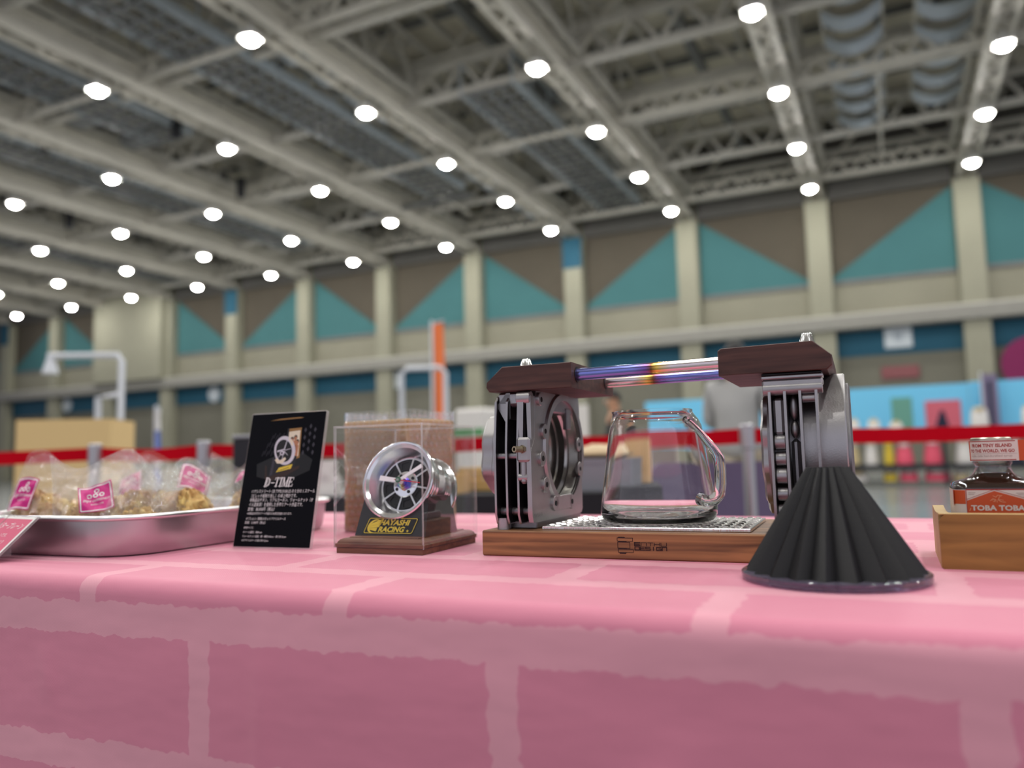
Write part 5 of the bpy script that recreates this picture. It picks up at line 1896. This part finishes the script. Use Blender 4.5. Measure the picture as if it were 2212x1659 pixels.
def bag(lab, x, y, z, rz, lean, w_, h_, thick, seed, label=None, tip=0.0):
    """pillow bag: fat at the bottom, pinched flat towards the sealed top; leans back, top skewed by tip"""
    t = thing('scone_bag', lab, 'bag', (x, y, z), rz, 'clear scone bags')
    M_ = Matrix.Rotation(lean, 4, 'X')
    fr_ = random.Random(int(seed * 10))
    folds = [(cos(a), sin(a), fr_.uniform(.25, .8), fr_.uniform(.02, .045) * fr_.choice((-1, 1))) for a in [fr_.uniform(0, pi) for _ in range(6)]]
    def sheet(sgn):
        def f(u, v):
            prof_ = min(1, v / .10) ** .5 * max(0, 1 - v ** 1.35)
            tk = thick * prof_ * max(0, 1 - abs(2 * u - 1) ** 2.6) ** .8
            cr_ = .10 * abs(noise.noise(Vector((u * 5 + seed, v * 4, sgn * 2)))) + .05 * noise.noise(Vector((u * 13, v * 9 + seed, sgn)))
            ridge = sum(h2_ * (abs(u * ca + v * sa - c2) - .25) for ca, sa, c2, h2_ in folds) * v * .45 + .010 * (abs(noise.noise(Vector((u * 4.1 + v * 3.5, seed, 7)))) + .6 * abs(noise.noise(Vector((u * 7 - v * 6, seed + 4, 2))))) * min(1, v * 3)
            px_ = (u - .5) * w_ * (1 - .10 * v) + tip * v * v
            pz = v * h_ * (1 + .08 * noise.noise(Vector((u * 4, seed, 0))) * v) + .012 * v * sin(2.4 * pi * u + seed)
            py = sgn * (-tk) * (1 + cr_ * 2) - ridge * sgn + .008 * v * noise.noise(Vector((u * 3, v * 2, seed)))
            p = M_ @ Vector((px_, py, pz))
            return (p.x, p.y, max(p.z, 0.0004))
        return f
    q = B()
    q.grid(sheet(1), 36, 36)
    q.grid(sheet(-1), 36, 36)
    q.build('film', 'bag_film', t, 24)
    if label:
        u0, u1, v0, v1 = label
        fr = sheet(1)
        nrm = M_ @ Vector((0, -1, 0))
        def lay(h_off):
            def f(a, c):
                p = fr(u0 + (u1 - u0) * a, v0 + (v1 - v0) * c)
                return (p[0] + nrm.x * h_off, p[1] + nrm.y * h_off, p[2] + nrm.z * h_off)
            return f
        lb = B().grid(lay(.0009), 14, 14).build('label', 'magenta', t, 60)
        q = B()
        f = lay(.0013)
        for (a0, c0, a1, c1) in ((.05, .05, .95, .05), (.95, .05, .95, .95), (.95, .95, .05, .95), (.05, .95, .05, .05)):
            for k in range(10):
                s0, s1 = k / 10, (k + 1) / 10
                ax_, cx_, bx_, dx_ = a0 + (a1 - a0) * s0, c0 + (c1 - c0) * s0, a0 + (a1 - a0) * s1, c0 + (c1 - c0) * s1
                ox, oy = (.0, .018) if c0 == c1 else (.018, 0)
                q.add([f(ax_ - ox, cx_ - oy), f(bx_ - ox, dx_ - oy), f(bx_ + ox, dx_ + oy), f(ax_ + ox, cx_ + oy)], [(0, 1, 2, 3)])
        for (cx_, cy_) in ((.32, .62), (.50, .62), (.68, .62), (.55, .78)):
            for k in range(14):
                a, a2 = 2 * pi * k / 14, 2 * pi * (k + 1) / 14
                q.add([f(cx_ + r_ * cos(b_), cy_ + r_ * sin(b_)) for r_, b_ in ((.078, a), (.078, a2), (.042, a2), (.042, a))], [(0, 1, 2, 3)])
        q.text('#prominen', .17, shear=.2, width=.78, fn=lambda a, c: f(.12 + a, .40 + c))
        q.text('BAKED LIFE', .08, width=.36, fn=lambda a, c: f(.34 + a, .27 + c))
        q.build('label_print', 'print_white', lb, 0)
    return t
ZT = TZ + .0022
# each bag with its scone(s)
bag('clear bag at the tray front left with two golden scones', -.928, .640, ZT, R_(50), R_(-12), .135, .098, .040, 1.0, (.03, .21, .34, .70), .02)
scone('golden scone in the leftmost front bag, left half', -.962, .634, ZT + .001, .034, 2)
scone('golden scone in the leftmost front bag, right half', -.904, .658, ZT + .001, .033, 5)
bag('clear bag at the tray centre with the square magenta label in full view', -.804, .612, ZT, R_(52), R_(-13), .118, .100, .042, 2.4, (.24, .54, .36, .70), -.012)
scone('broad cracked scone behind the full magenta label', -.802, .640, ZT + .001, .034, 3)
scone('small scone at the left of the full magenta label', -.824, .592, ZT + .001, .026, 9)
bag('clear bag behind the centre bag, only its label and top showing', -.815, .700, ZT, R_(54), R_(-10), .13, .088, .034, 4.1, (.50, .78, .58, .90), .02)
scone('scone at the back of the tray behind the centre bag', -.812, .702, ZT + .001, .034, 13)
bag('small clear bag with a peaked top at the tray corner', -.735, .590, ZT, R_(50), R_(-8), .075, .080, .030, 5.2, None, .012)
scone('scone low at the tray corner under the peaked bag', -.737, .596, ZT + .001, .026, 7)
bag('clear bag right of the corner bag, crumbly scone inside', -.742, .668, ZT, R_(54), R_(-14), .105, .088, .032, 6.6, (.86, .95, .74, .90), .03)
scone('crumbly pale scone with a lump on top, right part of the tray', -.752, .674, ZT + .001, .034, 17)
bag('clear bag next to the placard, label half hidden by it', -.740, .762, ZT, R_(58), R_(-12), .12, .098, .034, 8.2, (.66, .90, .36, .70), .01)
scone('pale scone in the bag next to the placard', -.738, .764, ZT + .001, .034, 19)
bag('clear bag at the back left of the tray', -.915, .740, ZT, R_(50), R_(-10), .14, .096, .034, 9.9, (.3, .5, .5, .8), .0)
scone('scone in the bag at the back left of the tray', -.915, .742, ZT + .001, .034, 23)
bag('clear bag right of the placard at the tray end', -.752, .850, ZT, R_(50), R_(-8), .08, .092, .030, 12.5, None, .0)
scone('yellow scone right of the placard at the tray end', -.752, .850, ZT + .001, .028, 29)

# ================================================================ PINK PRICE CARD at the far left
pc = thing('price_card', 'pink price card with white border and Japanese lettering at the front left', 'card', (-.797, .474, TZ), R_(-8))
TC = Matrix.Rotation(R_(44), 4, 'X') @ SC
def b_c(h_=0):
    q = B()
    q.T = TC @ Matrix.Translation((0, 0, h_))
    return q
b_c().box(-96, 3, 0, 62, -1.6, -.3, .3).build('clear_holder', 'acrylic_edge', pc, 0)
q = b_mm().prism([(0, .2), (44, 43.5), (46, 43.5), (46, .2)], -60, -58, 'x')
q.build('easel_leg', 'acrylic_edge', pc, 0)
cdp = b_c().box(-94, 0, 1.6, 60, -.3, 0).build('paper', 'white_card', pc, 0)
b_c(.05).poly([(-91, 4, 0), (-3.2, 4, 0), (-3.2, 57, 0), (-91, 57, 0)]).build('pink_field', 'pink_card', cdp, 0)
q = b_c(.1)
q.text('香ばしバタープレーン', 9.5, shear=.15, align='RIGHT', sx=.80, fn=lambda x, y: (-9 + x, 44 + y, 0))
for k, s_ in enumerate(('発酵バターのスコーンです。', '外はさくさく、中はしっとり', '北海道産小麦粉使用', '毎朝焼いています。')):
    q.text(s_, 5.4, shear=.15, align='RIGHT', sx=.85, fn=lambda x, y, k=k: (-20 + (4 if k == 1 else 0) + x, 33.5 - k * 8.6 + y, 0))
q.build('lettering', 'print_white', cdp, 0)

# ================================================================ WOODEN BOX with syrup bottles at the right
wb = thing('wooden_box', 'low open oak box holding syrup bottles at the right edge', 'box', (.0262, .6745, TZ), R_(0))
q = b_mm().prism(rrect(0, 205, .3, 40, 1.5, 3) if False else [(1.5, 0), (205, 0), (205, 40), (4, 40), (1.8, 38.4), (0, 35), (0, 1.5)], 0, 8, 'y')
q.build('front_board', 'oak', wb, 20)
b_mm().box(0, 205, 0, 7.6, 40.0, 41.0, .4).build('front_lip', 'oak_edge', wb, 20)
q = b_mm().prism([(8.2, 0), (112, 0), (112, 32), (104, 40.6), (94, 41), (60, 39), (30, 39.6), (8.2, 41)], 0, 8, 'x')
q.build('side_board', 'oak_edge', wb, 30)
b_mm().prism([(8.2, 0), (112, 0), (112, 32), (104, 40.6), (8.2, 41)], 197, 205, 'x').build('side_board', 'oak_edge', wb, 30)
b_mm().box(8.2, 196.8, 104, 112, 0, 32, .6).build('back_board', 'oak', wb, 20)
b_mm().box(8.2, 196.8, 8.2, 103.8, .2, 4).build('bottom_board', 'oak', wb, 0)

def bottle(lab, x, y, rz, writing):
    t = thing('syrup_bottle', lab, 'bottle', (x, y, TZ + .0041), rz, 'syrup bottles in the oak box')
    # square-shouldered flask
    def fl(hw, hd, r_, z):
        return [(px_, py_, z) for px_, py_ in rrect(-hw, hw, -hd, hd, min(r_, hw * .999, hd * .999), 8)]
    sec = [(29, 24, 7, .4), (30, 25, 9, 3), (30, 25, 9, 53), (29.4, 24.4, 9.6, 56), (27, 22, 11, 58), (21, 18.5, 13, 60.0), (16.0, 15.2, 13, 62.6), (13.6, 13.4, 12.6, 65.4), (12.8, 12.8, 12.6, 67.6)]
    nk = [(12.4, 12.4, 12.3, 70.0), (12.8, 12.8, 12.7, 71.6), (13.6, 13.6, 13.5, 72.6), (13.6, 13.6, 13.5, 74.6), (12.6, 12.6, 12.5, 75.4), (12.6, 12.6, 12.5, 84)]
    q = b_mm()
    loft(q, [fl(*s_) for s_ in sec + nk])
    gl = q.build('glass', 'bottle_glass', t, 50)
    q = b_mm()
    loft(q, [fl(a - 1.1, c - 1.1, r_ - .8, z + (1.4 if z < 3 else -.5)) for a, c, r_, z in sec[:-1]] + [fl(12.0, 12.0, 11.9, 65.2)], True, True)
    q.build('syrup', 'syrup', gl, 50)
    q = b_mm()
    q.lathe([(0, 93), (13.2, 93), (14.2, 92.2), (14.2, 84.4), (13.8, 84)], 90, 'z', rfun=lambda r_, h_, a: r_ + (.25 * (1 if int(a * 45 / pi) % 2 else -1) if 85 < h_ < 92 and r_ > 13 else 0))
    q.build('cap', 'cap_gold', t, 20)
    # paper band round the neck, pulled out to one side
    nb = b_mm()
    ov = []
    for k in range(56):
        a = 2 * pi * k / 56
        ex = 15.2 if cos(a) < 0 else 38
        ov.append((ex * cos(a) if abs(cos(a)) > 1e-6 else 0, 15.2 * sin(a) * (1 if cos(a) < 0 else (1 - .45 * (cos(a)) ** 2))))
    nb.k = 0
    n3 = len(ov)
    inner_ = [(x * .985, y * .97) for x, y in ov]
    nb.ringprism(ov, inner_, 74.6, 90.6)
    nb.k = 1
    ns_ = len(nb.f)
    band = nb.build('neck_band', ['label_white', 'label_orange'], t, 50)
    for p in band.data.polygons:
        cx = sum(band.data.vertices[i].co.x for i in p.vertices) / len(p.vertices)
        p.material_index = 1 if (cx > .0150 or cx < -.0149) else 0
    def on_band(x, y):
        """x: mm along the front of the band, y: height"""
        if x < 0:
            a = x / 15.2
            return (15.28 * sin(a), -15.28 * cos(a), y)
        t_ = min(.97, x / 38)
        return (x, -15.3 * sqrt(1 - t_ * t_) * (1 - .45 * t_ * t_), y)
    q = b_mm()
    for z in (75.0, 89.6):
        for k in range(30):
            x0_, x1_ = -22 + k * 1.22, -22 + (k + 1) * 1.22
            q.add([on_band(x0_, z), on_band(x1_, z), on_band(x1_, z + .7), on_band(x0_, z + .7)], [(0, 1, 2, 3)])
    q.text('FROM TINY ISLAND', 3.6, offset=.10, width=29.5, fn=lambda x, y: on_band(-17.5 + x, 85.4 + y))
    q.text('TO THE WORLD, WE GO', 3.4, offset=.10, width=33.0, fn=lambda x, y: on_band(-19.0 + x, 81.3 + y))
    q.build('band_print', 'label_red', band, 0)
    q = b_mm()
    q.text('toba cola handcrafted syrup', 2.4, width=30, fn=lambda x, y: on_band(-18 + x, 77.8 + y))
    for k in range(28):
        x0_, x1_ = -18 + k * 1.2, -18 + (k + 1) * 1.2
        q.add([on_band(x0_, 80.1), on_band(x1_, 80.1), on_band(x1_, 80.3), on_band(x0_, 80.3)], [(0, 1, 2, 3)])
    q.build('band_fine_print', 'label_grey', band, 0)
    # body label: front panel with the orange gable
    q = b_mm()
    def lab_ring(z, o):
        return [(px_, py_, z) for px_, py_ in rrect(-30 - o, 30 + o, -25 - o, 25 + o, 9.1, 8)]
    loft(q, [lab_ring(8, .15), lab_ring(53, .15)])
    lbm = q.build('body_label', 'label_white', t, 50)
    F2 = lambda h_: (lambda x, y: (x, -25.15 - h_, y + 3))
    q = b_mm()
    fn = F2(.05)
    q.add([fn(-22, 6), fn(21, 6), fn(21, 41.0), fn(-3.4, 49.0), fn(-22, 41.6)], [(0, 1, 2, 3, 4)])
    for z0_, z1_, xx in ((38, 49.6, -30.3), ):
        q.add([(-30.2, -14, 41), (-30.2, -20, 41), (-30.2, -20, 52.6), (-30.2, -14, 52.6)], [(0, 1, 2, 3)])
    a8 = [(-30.2 + 9.1 - 9.15 * cos(R_(10 * k)), -16.0 - 9.15 * sin(R_(10 * k))) for k in range(9)]
    for (xA, yA), (xB, yB) in zip(a8, a8[1:]):
        q.add([(xA - .08, yA - .08, 42), (xB - .08, yB - .08, 42), (xB - .08, yB - .08, 52.6), (xA - .08, yA - .08, 52.6)], [(0, 1, 2, 3)])
    q.build('gable', 'label_orange', lbm, 0)
    q = b_mm()
    fn = F2(.12)
    q.stroke([(-30 + 8, 50), (30 - 8, 50)], .8, fn)
    for x in (-22.2, 21.2, 22.6):
        q.stroke([(x, 6), (x, 50)], .5, fn)
    q.stroke([(-22, 42.6), (-3.4, 50), (21, 42)], .35, fn)
    q.build('label_lines', 'label_red', lbm, 0)
    q = b_mm()
    fn = F2(.14)
    q.text('TOBA TOBA', 5.5, offset=.2, width=35.5, fn=lambda x, y: fn(-19.4 + x, 34.2 + y))
    q.text('®', 2.6, fn=lambda x, y: fn(16.4 + x, 37 + y))
    q.text('COLA', 11.3, offset=.45, width=35, fn=lambda x, y: fn(-19 + x, 23.8 + y))
    q.build('label_lettering', 'label_white', lbm, 0)
    q = b_mm()
    fn = F2(.13)
    # small line-drawn sprig with two leaves under the gable, and side ornaments
    for k in range(5):
        a = R_(200 + 35 * k)
        q.stroke([(-2 + 1.2 * cos(a), 43 + 1.0 * sin(a)), (-2 + 4.4 * cos(a), 42.6 + 2.2 * sin(a))], .35, fn)
    q.stroke([(-4.4, 45.2), (-2.6, 44.2), (-1.4, 45.6), (1.4, 45.4), (-.2, 44.6), (-1.2, 42.4), (.8, 40.8), (3.4, 40.4)], .4, fn)
    q.stroke([(-6.4, 41.6), (-4.6, 43.2), (-3.0, 42.4), (-3.4, 40.6)], .35, fn)
    for k in range(3):
        q.stroke([(16.8 + .2 * k, 26 + k * 4), (17.6 + .2 * k, 28 + k * 4)], .7, fn)
        q.stroke([(-20.6, 26 + k * 4), (-19.9, 27.6 + k * 4)], .5, fn)
    q.build('sprig', 'orange_line', lbm, 0)
    q = b_mm()
    fn = F2(.13)
    for (x, y, w_) in ((-20.6, 47.6, 4.5), (-20.6, 46.4, 3.6), (11, 47.2, 6), (12, 46, 5), (15.5, 44.6, 3)):
        q.stroke([(x, y), (x + w_, y)], .45, fn)
    q.stroke([(24, 42), (27.5, 45.4)], 1.0, fn)
    for k in range(4):
        q.stroke([(24, 36 - k * 2), (29, 36 - k * 2)], .5, fn)
    q.build('side_print', 'label_grey', lbm, 0)
    return t
bottle('syrup bottle with an orange gable label in the oak box', .0690, .7310, R_(1.5), True)
bottle('second syrup bottle, mostly past the right edge of the photo', .1420, .7400, R_(-4), True)
